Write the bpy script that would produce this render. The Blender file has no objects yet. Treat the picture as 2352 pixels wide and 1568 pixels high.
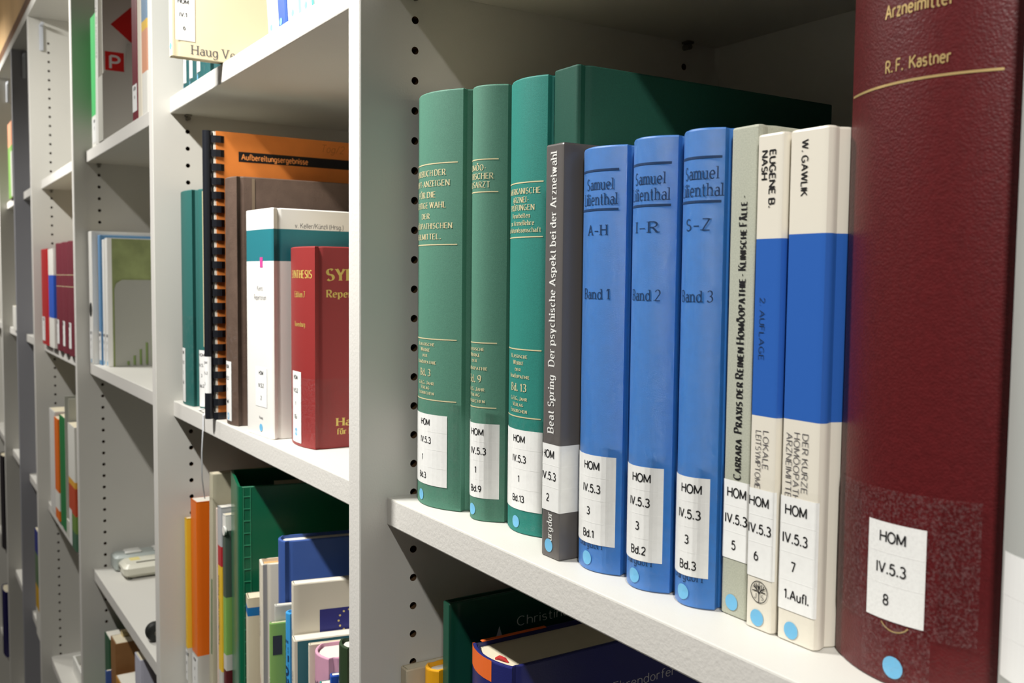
import bpy, math, random
from mathutils import Vector
random.seed(7)
SC = bpy.context.scene
COL = SC.collection
FLOOR = 1780.0            # millimetres from the floor up to the reference level used below

def W(x, y, z):           # shelf millimetres -> scene metres
    return Vector((x/1000.0, y/1000.0, (z+FLOOR)/1000.0))

# ------------------------------------------------------------------ camera, world, lamps, exposure
cam_d = bpy.data.cameras.new('camera'); cam = bpy.data.objects.new('camera', cam_d); COL.objects.link(cam)
SC.camera = cam
cam_d.sensor_width = 36.0
cam_d.lens = 2198.254/2352*36.0
yaw, pitch, roll = -0.9990014, -0.0630551, 0.0099734
d = Vector((math.sin(yaw)*math.cos(pitch), math.cos(yaw)*math.cos(pitch), math.sin(pitch)))
r = Vector((math.cos(yaw), -math.sin(yaw), 0)); u = r.cross(d)
r2 = math.cos(roll)*r + math.sin(roll)*u; u2 = -math.sin(roll)*r + math.cos(roll)*u
from mathutils import Matrix
M3 = Matrix((r2, u2, -d)).transposed()
cam.matrix_world = Matrix.Translation(W(586.128, -257.44, -173.727)) @ M3.to_4x4()
cam_d.clip_start = 0.01
cam_d.dof.use_dof = True
cam_d.dof.focus_distance = 0.56
cam_d.dof.aperture_fstop = 19.0

wd = bpy.data.worlds.new('room_light'); SC.world = wd; wd.use_nodes = True
bg = wd.node_tree.nodes['Background']
bg.inputs[0].default_value = (1.0, 0.93, 0.84, 1); bg.inputs[1].default_value = 0.05

LAMPS = ((960, 8.8), (-230, 8.4), (-1420, 4.9), (-2610, 6.0))     # compact lamps on arms above every second bay
LAMP_Y, LAMP_Z = -450, 512

SC.view_settings.view_transform = 'Standard'
SC.view_settings.look = 'None'
SC.view_settings.gamma = 1.0
SC.view_settings.use_curve_mapping = False
SC.view_settings.exposure = 0.0

# ------------------------------------------------------------------ materials
def lin(c):
    c /= 255.0
    return c/12.92 if c <= 0.04045 else ((c+0.055)/1.055)**2.4
MATS = {}
def mat(name, rgb, rough=0.5, spec=0.4, bump=None, var=None, coat=0.0, metal=0.0, weave=False):
    if name in MATS: return MATS[name]
    m = bpy.data.materials.new(name); m.use_nodes = True; MATS[name] = m
    nt = m.node_tree; b = nt.nodes['Principled BSDF']
    c = (lin(rgb[0]), lin(rgb[1]), lin(rgb[2]), 1)
    b.inputs['Base Color'].default_value = c
    b.inputs['Roughness'].default_value = rough
    b.inputs['Specular IOR Level'].default_value = spec
    b.inputs['Metallic'].default_value = metal
    b.inputs['Coat Weight'].default_value = coat
    b.inputs['Coat Roughness'].default_value = 0.12
    tc = nt.nodes.new('ShaderNodeTexCoord')
    if var:
        n = nt.nodes.new('ShaderNodeTexNoise'); n.inputs['Scale'].default_value = var[0]; n.inputs['Detail'].default_value = 6
        nt.links.new(tc.outputs['Object'], n.inputs['Vector'])
        mp = nt.nodes.new('ShaderNodeMapRange'); mp.inputs[1].default_value = 0.3; mp.inputs[2].default_value = 0.7
        mp.inputs[3].default_value = 1-var[1]; mp.inputs[4].default_value = 1+var[1]
        nt.links.new(n.outputs['Fac'], mp.inputs[0])
        mx = nt.nodes.new('ShaderNodeVectorMath'); mx.operation = 'SCALE'; mx.inputs[0].default_value = c[:3]
        nt.links.new(mp.outputs[0], mx.inputs['Scale']); nt.links.new(mx.outputs[0], b.inputs['Base Color'])
    if bump:
        if bump[2] == 'voronoi':
            n = nt.nodes.new('ShaderNodeTexVoronoi'); n.feature = 'SMOOTH_F1'; out = n.outputs['Distance']
        elif bump[2] == 'weave':
            n = nt.nodes.new('ShaderNodeTexWave'); n.wave_type = 'BANDS'; n.bands_direction = 'Z'; n.inputs['Distortion'].default_value = 3.0
            n.inputs['Detail'].default_value = 3; n.inputs['Detail Scale'].default_value = 3; out = n.outputs['Fac']
        elif bump[2] == 'lines':
            n = nt.nodes.new('ShaderNodeTexWave'); n.wave_type = 'BANDS'; n.bands_direction = 'X'; n.inputs['Distortion'].default_value = 2.0
            n.inputs['Detail'].default_value = 2; out = n.outputs['Fac']
        else:
            n = nt.nodes.new('ShaderNodeTexNoise'); n.inputs['Detail'].default_value = 4; out = n.outputs['Fac']
        n.inputs['Scale'].default_value = bump[0]
        nt.links.new(tc.outputs['Object'], n.inputs['Vector'])
        bp = nt.nodes.new('ShaderNodeBump'); bp.inputs['Strength'].default_value = bump[1]; bp.inputs['Distance'].default_value = 0.0006
        nt.links.new(out, bp.inputs['Height']); nt.links.new(bp.outputs[0], b.inputs['Normal'])
        if coat:
            b2 = nt.nodes.new('ShaderNodeBump'); b2.inputs['Strength'].default_value = 1.0; b2.inputs['Distance'].default_value = 0.0005
            nt.links.new(out, b2.inputs['Height']); nt.links.new(b2.outputs[0], b.inputs['Coat Normal']); b.inputs['Coat Roughness'].default_value = 0.34; b.inputs['Coat IOR'].default_value = 1.7
        if bump[2] == 'lines':
            rp = nt.nodes.new('ShaderNodeMapRange'); rp.inputs[3].default_value = 0.84; rp.inputs[4].default_value = 1.0
            nt.links.new(out, rp.inputs[0])
            mx = nt.nodes.new('ShaderNodeVectorMath'); mx.operation = 'SCALE'; mx.inputs[0].default_value = c[:3]
            nt.links.new(rp.outputs[0], mx.inputs['Scale']); nt.links.new(mx.outputs[0], b.inputs['Base Color'])
    return m

def tape_mat(name, haze, scale):
    m = bpy.data.materials.new(name); m.use_nodes = True; nt = m.node_tree; nt.nodes.clear()
    out = nt.nodes.new('ShaderNodeOutputMaterial')
    tr = nt.nodes.new('ShaderNodeBsdfTransparent'); tr.inputs[0].default_value = (0.99, 0.99, 0.985, 1)
    gl = nt.nodes.new('ShaderNodeBsdfGlossy'); gl.inputs['Roughness'].default_value = 0.22
    df = nt.nodes.new('ShaderNodeBsdfDiffuse'); df.inputs[0].default_value = (0.62, 0.58, 0.58, 1)
    fr = nt.nodes.new('ShaderNodeLayerWeight'); fr.inputs[0].default_value = 0.03
    tc = nt.nodes.new('ShaderNodeTexCoord'); n = nt.nodes.new('ShaderNodeTexNoise')
    n.inputs['Scale'].default_value = scale; n.inputs['Detail'].default_value = 5; n.inputs['Roughness'].default_value = 0.65
    nt.links.new(tc.outputs['Object'], n.inputs['Vector'])
    mp = nt.nodes.new('ShaderNodeMapRange'); mp.inputs[1].default_value = 0.45; mp.inputs[2].default_value = 0.7
    mp.inputs[3].default_value = 0.0; mp.inputs[4].default_value = haze
    nt.links.new(n.outputs['Fac'], mp.inputs[0])
    m1 = nt.nodes.new('ShaderNodeMixShader'); m2 = nt.nodes.new('ShaderNodeMixShader')
    nt.links.new(mp.outputs[0], m1.inputs[0]); nt.links.new(tr.outputs[0], m1.inputs[1]); nt.links.new(df.outputs[0], m1.inputs[2])
    nt.links.new(fr.outputs[0], m2.inputs[0]); nt.links.new(m1.outputs[0], m2.inputs[1]); nt.links.new(gl.outputs[0], m2.inputs[2])
    nt.links.new(m2.outputs[0], out.inputs[0])
    return m

LAM = mat('white_laminate', (206, 204, 197), 0.45, 0.35, bump=(700, 0.12, 'noise'))
LAMF = mat('white_edge_band', (222, 219, 213), 0.45, 0.35, bump=(420, 0.35, 'noise'))
LAMG = mat('shade_toned_laminate', (150, 150, 156), 0.5, 0.3, bump=(700, 0.12, 'noise'))  # shade on one far side panel, put into its base colour
HOLE = mat('drilled_chipboard', (92, 70, 48), 0.9, 0.1)
PIN = mat('grey_metal', (120, 116, 108), 0.35, 0.5, metal=0.7)
PAPER = mat('book_pages', (226, 216, 190), 0.8, 0.1, bump=(900, 0.4, 'lines'))
PAPERW = mat('white_pages', (236, 232, 220), 0.8, 0.1, bump=(900, 0.4, 'lines'))
LAB = mat('label_paper', (240, 240, 238), 0.35, 0.4)
LABL = mat('label_crease', (246, 246, 244), 0.3, 0.4)
INK = mat('black_ink', (30, 29, 30), 0.6, 0.2)
INKG = mat('faded_ink', (95, 92, 95), 0.6, 0.2)
NAVYINK = mat('navy_ink', (32, 58, 96), 0.5, 0.3)
GOLD = mat('gold_foil', (232, 220, 176), 0.35, 0.5, metal=0.25)
GOLDB = mat('bright_gold_foil', (236, 204, 140), 0.28, 0.5, metal=0.6)
BLUEDOT = mat('light_blue_sticker', (112, 182, 222), 0.45, 0.3)
TAPE = tape_mat('clear_tape', 0.04, 250)
TAPEH = tape_mat('hazy_clear_tape', 0.10, 900)
WHITEINK = mat('white_ink', (226, 226, 222), 0.5, 0.3)

# ------------------------------------------------------------------ mesh helpers (all local, millimetres)
class MB:
    def __init__(s): s.v = []; s.f = []; s.m = []
    def add(s, vs, fs, mi=0):
        o = len(s.v); s.v += [tuple(p) for p in vs]
        for f in fs: s.f.append(tuple(i+o for i in f)); s.m.append(mi)
    def quad(s, a, b, c, d_, mi=0): s.add([a, b, c, d_], [(0, 1, 2, 3)], mi)
    def box(s, x0, x1, y0, y1, z0, z1, mi=0, b=0.0):
        if b <= 0:
            vs = [(x, y, z) for z in (z0, z1) for y in (y0, y1) for x in (x0, x1)]
            s.add(vs, [(0, 2, 3, 1), (4, 5, 7, 6), (0, 1, 5, 4), (2, 6, 7, 3), (0, 4, 6, 2), (1, 3, 7, 5)], mi)
        else:
            P = [(x0+b, y0), (x1-b, y0), (x1, y0+b), (x1, y1-b), (x1-b, y1), (x0+b, y1), (x0, y1-b), (x0, y0+b)]
            cx, cy = (x0+x1)/2, (y0+y1)/2
            def ring(k): 
                sx = (x1-x0-2*k)/(x1-x0); sy = (y1-y0-2*k)/(y1-y0)
                return [(cx+(p[0]-cx)*sx, cy+(p[1]-cy)*sy) for p in P]
            s.loft([[(p[0], p[1], z) for p in ring(k)] for z, k in ((z0, b), (z0+b, 0), (z1-b, 0), (z1, b))], mi)
    def loft(s, rings, mi=0, cap=True, closed=True):
        n = len(rings[0]); vs = [p for r_ in rings for p in r_]; fs = []
        for j in range(len(rings)-1):
            for i in range(n if closed else n-1):
                k = (i+1) % n; fs.append((j*n+i, j*n+k, (j+1)*n+k, (j+1)*n+i))
        if cap:
            fs.append(tuple(range(n-1, -1, -1))); fs.append(tuple((len(rings)-1)*n+i for i in range(n)))
        s.add(vs, fs, mi)
    def prism(s, poly, z0, z1, mi=0):
        s.loft([[(p[0], p[1], z0) for p in poly], [(p[0], p[1], z1) for p in poly]], mi)
    def tube(s, pts, rad, n=10, mi=0, cap=True):
        pts = [Vector(p) for p in pts]; rings = []
        for i, p in enumerate(pts):
            t = (pts[min(i+1, len(pts)-1)]-pts[max(i-1, 0)]).normalized()
            a = t.orthogonal().normalized() if i == 0 else (rings_a - t*rings_a.dot(t)).normalized()
            rings_a = a; b = t.cross(a)
            rr = rad[i] if isinstance(rad, (list, tuple)) else rad
            rings.append([tuple(p+rr*(math.cos(2*math.pi*k/n)*a+math.sin(2*math.pi*k/n)*b)) for k in range(n)])
        s.loft(rings, mi, cap)
    def build(s, name, mats, parent=None, smooth=True, angle=32):
        me = bpy.data.meshes.new(name)
        me.from_pydata([(p[0]/1000, p[1]/1000, p[2]/1000) for p in s.v], [], s.f)
        for m in (mats if isinstance(mats, (list, tuple)) else [mats]): me.materials.append(m)
        me.polygons.foreach_set('material_index', s.m)
        me.validate(); me.update()
        if smooth:
            me.polygons.foreach_set('use_smooth', [True]*len(me.polygons)); me.set_sharp_from_angle(angle=math.radians(angle))
        o = bpy.data.objects.new(name, me); COL.objects.link(o)
        if parent: o.parent = parent
        return o
def thing(name, label, cat, x, y, z, group=None, rx=0, ry=0, rz=0):
    o = bpy.data.objects.new(name, None); COL.objects.link(o)
    o.location = W(x, y, z); o.rotation_euler = (math.radians(rx), math.radians(ry), math.radians(rz))
    o.empty_display_size = 0.02
    o['label'] = label; o['category'] = cat
    if group: o['group'] = group
    return o
def tag(o, label, cat, group=None):
    o['label'] = label; o['category'] = cat
    if group: o['group'] = group
    return o
def struct(name, mb, m):
    o = mb.build(name, m, smooth=False); o.location = W(0, 0, 0); o['kind'] = 'structure'; return o

# ------------------------------------------------------------------ stroke lettering
GL = {}
def g(chars):
    for ln in chars.strip().split('\n'):
        k, adv, st = ln.split(' ', 2); GL[k] = (float(adv), st)
g('''A .72 L0,0,.36,1;L.36,1,.72,0;L.13,.36,.59,.36
B .58 L0,0,0,1;L0,1,.3,1;A.3,.76,.25,.24,90,-90;L.3,.52,0,.52;A.3,.26,.28,.26,90,-90;L.3,0,0,0
C .7 A.37,.5,.37,.5,48,312
D .68 L0,0,0,1;L0,1,.28,1;A.28,.5,.4,.5,90,-90;L.28,0,0,0
E .52 L0,0,0,1;L0,1,.5,1;L0,.52,.44,.52;L0,0,.52,0
F .5 L0,0,0,1;L0,1,.5,1;L0,.52,.42,.52
G .74 A.37,.5,.37,.5,48,318;L.7,.05,.7,.44;L.7,.44,.44,.44
H .66 L0,0,0,1;L.66,0,.66,1;L0,.52,.66,.52
I .04 L0,0,0,1
J .4 L.4,1,.4,.25;A.2,.25,.2,.25,0,-170
K .62 L0,0,0,1;L.6,1,0,.42;L.2,.6,.64,0
L .48 L0,0,0,1;L0,0,.48,0
M .8 L0,0,0,1;L0,1,.4,.1;L.4,.1,.8,1;L.8,1,.8,0
N .68 L0,0,0,1;L0,1,.68,0;L.68,0,.68,1
O .78 A.39,.5,.39,.5,0,360
P .56 L0,0,0,1;L0,1,.28,1;A.28,.74,.28,.26,90,-90;L.28,.48,0,.48
Q .78 A.39,.5,.39,.5,0,360;L.5,.2,.8,-.08
R .6 L0,0,0,1;L0,1,.28,1;A.28,.74,.28,.26,90,-90;L.28,.48,0,.48;L.26,.48,.6,0
S .54 A.27,.75,.24,.25,35,270;A.27,.25,.27,.25,90,-145
T .6 L.3,0,.3,1;L0,1,.6,1
U .64 L0,1,0,.32;A.32,.32,.32,.32,180,360;L.64,.32,.64,1
V .68 L0,1,.34,0;L.34,0,.68,1
W 1 L0,1,.26,0;L.26,0,.5,1;L.5,1,.74,0;L.74,0,1,1
X .64 L0,1,.64,0;L0,0,.64,1
Y .64 L0,1,.32,.45;L.64,1,.32,.45;L.32,.45,.32,0
Z .58 L0,1,.56,1;L.56,1,0,0;L0,0,.58,0
a .44 A.21,.2,.21,.2,0,360;L.43,0,.43,.44;A.23,.44,.2,.22,0,150
b .5 L0,0,0,1;A.25,.33,.25,.33,0,360
c .44 A.24,.33,.24,.33,50,310
d .5 L.5,0,.5,1;A.25,.33,.25,.33,0,360
e .48 L.02,.36,.47,.36;A.24,.33,.24,.33,8,315
f .3 L.12,0,.12,.78;A.3,.78,.18,.22,180,60;L0,.64,.28,.64
g .5 A.24,.33,.24,.33,0,360;L.48,.66,.48,-.05;A.25,-.05,.23,.23,0,-150
h .46 L0,0,0,1;A.23,.42,.23,.24,180,0;L.46,.42,.46,0
i .05 L.02,0,.02,.66;D.02,.88
j .1 L.1,.66,.1,-.1;A0,-.1,.1,.16,0,-90;D.1,.88
k .44 L0,0,0,1;L.42,.66,0,.25;L.14,.38,.46,0
l .05 L.02,0,.02,1
m .74 L0,0,0,.66;A.185,.44,.185,.22,180,0;L.37,.44,.37,0;A.555,.44,.185,.22,180,0;L.74,.44,.74,0
n .44 L0,0,0,.66;A.22,.42,.22,.24,180,0;L.44,.42,.44,0
o .5 A.25,.33,.25,.33,0,360
p .5 L0,-.28,0,.66;A.25,.33,.25,.33,0,360
q .5 L.5,-.28,.5,.66;A.25,.33,.25,.33,0,360
r .28 L0,0,0,.66;A.2,.44,.2,.22,180,55
s .38 A.19,.49,.18,.17,35,270;A.19,.17,.19,.17,90,-145
t .3 L.12,.9,.12,.15;A.26,.15,.14,.15,180,300;L0,.64,.28,.64
u .44 L0,.66,0,.22;A.22,.22,.22,.22,180,360;L.44,.66,.44,0
v .46 L0,.66,.23,0;L.23,0,.46,.66
w .68 L0,.66,.18,0;L.18,0,.34,.66;L.34,.66,.5,0;L.5,0,.68,.66
x .44 L0,.66,.44,0;L0,0,.44,.66
y .46 L0,.66,.24,0;L.46,.66,.18,-.28
z .42 L0,.66,.4,.66;L.4,.66,0,0;L0,0,.42,0
0 .54 A.27,.5,.27,.5,0,360
1 .3 L.03,.78,.25,1;L.25,1,.25,0
2 .54 A.27,.73,.25,.27,165,-25;L.49,.6,0,0;L0,0,.54,0
3 .53 A.25,.76,.24,.24,150,-90;A.25,.26,.28,.26,90,-150
4 .56 L.42,0,.42,1;L.42,1,0,.3;L0,.3,.56,.3
5 .53 L.48,1,.09,1;L.09,1,.04,.53;A.25,.33,.28,.33,140,-150
6 .54 A.27,.3,.27,.3,0,360;A.46,.36,.46,.64,105,190
7 .52 L0,1,.52,1;L.52,1,.18,0
8 .54 A.27,.76,.23,.24,0,360;A.27,.26,.27,.26,0,360
9 .54 A.27,.7,.27,.3,0,360;A.08,.64,.46,.64,-75,8
. .12 D.06,.06
, .04 D.02,.06;L.03,.05,-.04,-.14
- .3 L0,.38,.3,.38
– .5 L0,.38,.5,.38
/ .36 L0,-.05,.36,1.05
( .2 A.32,.4,.32,.7,125,235
) .2 A-.12,.4,.32,.7,-55,55
' 0 L0,1,0,.75''')
for a_, b_, dx, yy in (('Ä', 'A', .36, 1.2), ('Ö', 'O', .39, 1.2), ('Ü', 'U', .32, 1.2), ('ä', 'a', .21, .88), ('ö', 'o', .25, .88), ('ü', 'u', .22, .88)):
    GL[a_] = (GL[b_][0], GL[b_][1] + ';D%g,%g;D%g,%g' % (dx-.13, yy, dx+.13, yy))

def layout(s, serif=False, wt=None, gap=None, smallcaps=False):
    """-> (list of quads in text units, width); cap height = 1"""
    thick = wt or (0.15 if serif else 0.13); thin = 0.06 if serif else thick
    gap = gap if gap is not None else (0.3 if serif else 0.21)
    quads = []; x = 0.0
    def ribbon(pts, taper=True):
        n = len(pts); L = []
        closed = n > 3 and abs(pts[0][0]-pts[-1][0]) < 1e-6 and abs(pts[0][1]-pts[-1][1]) < 1e-6
        for i in range(n):
            if closed: a, b = pts[(i-1) % (n-1)], pts[(i+1) % (n-1)]
            else: a, b = pts[max(i-1, 0)], pts[min(i+1, n-1)]
            tx, ty = b[0]-a[0], b[1]-a[1]; l = math.hypot(tx, ty) or 1; tx /= l; ty /= l
            w = thin+(thick-thin)*abs(ty*0.96-tx*0.28)**1.3 if serif else thick
            L.append((pts[i][0]-ty*w/2, pts[i][1]+tx*w/2, pts[i][0]+ty*w/2, pts[i][1]-tx*w/2))
        for i in range(n-1):
            p, q = L[i], L[i+1]; quads.append(((p[0], p[1]), (p[2], p[3]), (q[2], q[3]), (q[0], q[1])))
    for ch in s:
        if ch == ' ': x += 0.32; continue
        k = 1.0
        if smallcaps and ch.islower(): k = 0.78; ch = ch.upper()
        if ch not in GL: x += 0.4; continue
        adv, st = GL[ch]
        for cmd in st.split(';'):
            n = [float(t) for t in cmd[1:].split(',')]
            if cmd[0] == 'L':
                a = (x+n[0]*k, n[1]*k); b = (x+n[2]*k, n[3]*k)
                e = 0 if serif else thick*0.0
                l = math.hypot(b[0]-a[0], b[1]-a[1]); 
                ribbon([a, b])
                if serif and abs(n[3]-n[1]) > abs(n[2]-n[0])*0.8 and abs(n[3]-n[1]) > .35:
                    for (px, py), oy in ((a, n[1]), (b, n[3])):
                        if oy in (0.0, 1.0, .66, -.28):
                            lo, hi = ((-.2, .04) if (oy == .66 or (oy == 1.0 and ch.islower())) else (-.17, .17))
                            if ch == 'V' and oy == 0 or ch in 'vwW' and oy == 0 or ch in 'AM' and oy == 1 and abs(n[2]-n[0]) > .2: continue
                            quads.append(((px+lo*k, py-.028*(1 if oy in (1, .66) else -1)-.028), (px+hi*k, py-.028*(1 if oy in (1, .66) else -1)-.028),
                                          (px+hi*k, py-.028*(1 if oy in (1, .66) else -1)+.028), (px+lo*k, py-.028*(1 if oy in (1, .66) else -1)+.028)))
            elif cmd[0] == 'A':
                m = max(5, int(abs(n[5]-n[4])/18))
                ribbon([(x+k*(n[0]+n[2]*math.cos(math.radians(n[4]+(n[5]-n[4])*i/m))), k*(n[1]+n[3]*math.sin(math.radians(n[4]+(n[5]-n[4])*i/m)))) for i in range(m+1)])
            else:
                rr = thick*0.62; c = (x+n[0]*k, n[1]*k)
                P = [(c[0]+rr*math.cos(t*math.pi/4), c[1]+rr*math.sin(t*math.pi/4)) for t in range(8)]
                for i in (0, 2, 4): quads.append((P[i], P[i+1], P[i+2], P[(i+3) % 8]))
                quads.append((P[6], P[7], P[0], P[3])); 
        x += adv*k+gap
    return quads, max(x-gap, .1)

# ------------------------------------------------------------------ books
class Book:
    """upright book; local x = thickness, y = depth behind the spine, z = height"""
    def __init__(s, name, label, x0, x1, y, z0, h, dep, cover, kind='r', bulge=4.0, bands=None, pages=None, group=None, lean=0, rz=0, gap=3.0, cat='book', smoothpages=True, headband=None, hollow=False):
        T = x1-x0; s.T = T; s.H = h; s.D = dep; s.b = bulge
        zc = z0 + abs(math.sin(math.radians(lean)))*T/2
        s.root = thing(name, label, cat, (x0+x1)/2, y, zc, group, ry=lean, rz=rz)
        hard = kind in 'rf'; t = 2.3 if hard else 0.4
        s.t = t
        half = T/2
        if hard:
            gr = min(2.0, T*.08); b = bulge; a = half-0.35; n = 20 if kind == 'r' else 10
            if kind == 'r': arc = [(a*math.sin(k), b*(math.sin(k))**2) for k in [(-1+2*i/n)*math.pi/2 for i in range(n+1)]]
            else: arc = [(-a, b), (-a*.97, b*.5), (-a*.9, b*.12)]+[(a*(-.8+1.6*i/n), 0) for i in range(n+1)]+[(a*.9, b*.12), (a*.97, b*.5), (a, b)]
            R = [(half-gr*.6, b+2.0), (half-gr, b+4.0), (half-gr*.5, b+6.2), (half, b+8.0), (half, dep*.5), (half, dep)]
            s.nS = len(arc)
        else:
            q = min(.9, T*.2); b = q
            arc = [(-half, q), (-half+q*.3, q*.3), (-half+q, 0)]+[(-half+q+(T-2*q)*i/8, bulge*0) for i in range(1, 8)]+[(half-q, 0), (half-q*.3, q*.3), (half, q)]
            R = [(half, 6), (half, dep*.5), (half, dep)]
        P = [(-p[0], p[1]) for p in reversed(R)]+arc+R
        s.P = P
        U = [0.0]
        for i in range(1, len(P)): U.append(U[-1]+math.hypot(P[i][0]-P[i-1][0], P[i][1]-P[i-1][1]))
        mid = U[-1]/2; s.U = [q_-mid for q_ in U]
        # cover shell
        mb = MB(); cb = bands or [(h, cover)]
        mats = []; 
        for z_, m_ in cb:
            if m_ not in mats: mats.append(m_)
        lev = [(0, .5), (.6, 0)]
        for z_, m_ in cb[:-1]: lev.append((z_, 0))
        lev += [(h-1.0, 0), (h-.3, .25), (h, .9)]
        def inward(p, k):
            return (p[0]*(1-k/half) if half > 1 else p[0], p[1]+k*(1 if p[1] < b+1 else 0))
        n = len(P)
        def inner(p):
            return (max(-half+t, min(half-t, p[0])), max(p[1]+t, b*0+t) if p[1] < b+1 else max(p[1], b+t))
        rings = [[(*inward(p, k), z_) for p in P] for z_, k in lev]
        for j in range(len(lev)-1):
            zc_ = (lev[j][0]+lev[j+1][0])/2; mi = 0
            for z_, m_ in cb:
                if zc_ <= z_: mi = mats.index(m_); break
            mb.loft([rings[j], rings[j+1]], mi, cap=False, closed=False)
        topm = mats.index(cb[-1][1])
        I0 = [(*inner(p), .0) for p in P]; I1 = [(*inner(p), h) for p in P]
        mb.loft([I1, I0], topm, cap=False, closed=False)
        mb.loft([rings[-1], I1], topm, cap=False, closed=False); mb.loft([I0, rings[0]], mats.index(cb[0][1]), cap=False, closed=False)
        for e in (0, n-1):   # fore-edges of the boards
            q = [rings[0][e], rings[-1][e], I1[e], I0[e]]
            mb.add(q, [(0, 1, 2, 3) if e else (3, 2, 1, 0)], topm)
        s.cover = mb.build('cover', mats, s.root)
        # page block
        if not hollow:
            pt = half-t-.15; pm = MB(); z_0 = gap if hard else .25; z_1 = h-gap if hard else h-.25
            if hard and kind == 'r':
                fr = [(pt*math.sin(k), b*math.sin(k)**2+t+.9) for k in [(-1+2*i/12)*math.pi/2 for i in range(13)]]
                bk = [(pt*math.sin(k), dep-4-b*.7*(1-math.sin(k)**2)) for k in [(1-2*i/8)*math.pi/2 for i in range(9)]]
            else:
                fr = [(-pt, t+.9+b*.6), (pt, t+.9+b*.6)]; bk = [(pt, dep-(4 if hard else .3)), (-pt, dep-(4 if hard else .3))]
            if pt > .3:
                pm.prism(fr+bk, z_0, z_1); pm.build('page_block', pages or PAPER, s.root)
            if headband:
                hb = MB(); hb.tube([(p[0]*.96, p[1]-.2, h-gap+.5) for p in fr], 1.1, 8); hb.build('headband', headband, s.root)
        s.layers = {}
    def S(s, u, z, e=0.12):
        U = s.U; 
        if u <= U[0]: i = 0
        elif u >= U[-1]: i = len(U)-2
        else:
            i = 0
            while U[i+1] < u: i += 1
        k = (u-U[i])/(U[i+1]-U[i]); p, q = s.P[i], s.P[i+1]
        def nrm(j):
            a, b_ = s.P[max(j-1, 0)], s.P[min(j+1, len(s.P)-1)]; tx, ty = b_[0]-a[0], b_[1]-a[1]; l = math.hypot(tx, ty); return (ty/l, -tx/l)
        n0, n1 = nrm(i), nrm(i+1)
        return (p[0]+(q[0]-p[0])*k+e*(n0[0]*(1-k)+n1[0]*k), p[1]+(q[1]-p[1])*k+e*(n0[1]*(1-k)+n1[1]*k), z)
    def side(s, dd, z, e=0.12): return (s.T/2+e, dd, z)
    def lay(s, key, mats):
        if key not in s.layers: s.layers[key] = (MB(), mats)
        return s.layers[key][0]
    def rect(s, key, mats, u0, u1, z0, z1, e=0.12, mi=0, face='S', n=None):
        f = s.S if face == 'S' else s.side
        if key != 'label': key = key+'#%d' % len(s.layers)
        mb = s.lay(key, mats)
        us = [u0, u1]
        if face == 'S':
            us = sorted(set([u0, u1]+[x for x in s.U if u0 < x < u1]))
        nz = 1
        for i in range(len(us)-1): mb.quad(f(us[i], z0, e), f(us[i+1], z0, e), f(us[i+1], z1, e), f(us[i], z1, e), mi)
    def disc(s, key, m, uc, zc, rad, e=0.16, face='S', sz=1.0):
        f = s.S if face == 'S' else s.side; mb = s.lay(key, m); N = 20
        c = f(uc, zc, e); P = [f(uc+rad*math.cos(2*math.pi*i/N), zc+rad*sz*math.sin(2*math.pi*i/N), e) for i in range(N)]
        mb.add([c]+P, [(0, 1+i, 1+(i+1) % N) for i in range(N)])
    def text(s, key, m, txt, uc, zc, cap, width=None, rot=0, serif=False, wt=None, face='S', e=0.2, align='c', slant=0, gap=None, smallcaps=False):
        """rot 0: level; 1: reads upward; -1: reads downward"""
        if key != 'label_text' and key != 'tree_emblem': key = key+'#%d' % len(s.layers)
        f = s.S if face == 'S' else s.side
        q, w = layout(txt, serif, wt, gap, smallcaps); sx = (width/w) if width else cap
        off = {'c': w/2, 'l': 0, 'r': w}[align]; mb = s.lay(key, m)
        for qi, quad in enumerate(q):
            pts = []; e_ = e+(qi % 9)*0.005
            for (a, b) in quad:
                a = (a-off+slant*b)*sx; b = (b-.5)*cap
                if rot == 0: pts.append(f(uc+a, zc+b, e_))
                elif rot == 1: pts.append(f(uc-b, zc+a, e_))
                else: pts.append(f(uc+b, zc-a, e_))
            mb.quad(*pts)
    def call_label(s, rows, u0, u1, z0, z1, uc=None, cap=4.0, tape=True, dot=None, face='S', rotlines=True, ztop=None, pitch=11.7, tz=None):
        uc = (u0+u1)/2 if uc is None else uc
        s.rect('label', [LAB, LABL], u0, u1, z0, z1, .28, 0, face)
        zz = z1-5.3
        for i, rw in enumerate(rows):
            ut = uc[i] if isinstance(uc, (list, tuple)) else uc
            s.text('label_text', INK, rw, ut, zz, cap*(1.0 if rw[0] in 'HI' else .95), face=face, e=.4, wt=.165)
            if i < len(rows)-1: s.rect('label', [LAB, LABL], u0, u1, zz-pitch/2-.15, zz-pitch/2+.15, .33, 1, face)
            zz -= pitch
        if dot: s.disc('sticker_dot', BLUEDOT, dot[0], dot[1], 3.6, .3, face)
        if tape:
            a, b_, c, d_ = tape if isinstance(tape, tuple) else (u0-2, u1+4, z0-13, z1+4)
            s.rect('clear_tape', TAPE, a, b_, c, d_, .5, 0, face)
    def done(s):
        lab = None
        for key in list(s.layers):
            mb, m = s.layers[key]
            par = s.cover
            nm = key.split('#')[0]
            if nm == 'label_text' and lab: 
                # lettering belongs to the label, which belongs to the book
                o = mb.build('label_text', m, lab, smooth=False)
            else:
                o = mb.build(nm, m, s.root, smooth=False)
                if nm == 'label': lab = o
        return s
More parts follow.
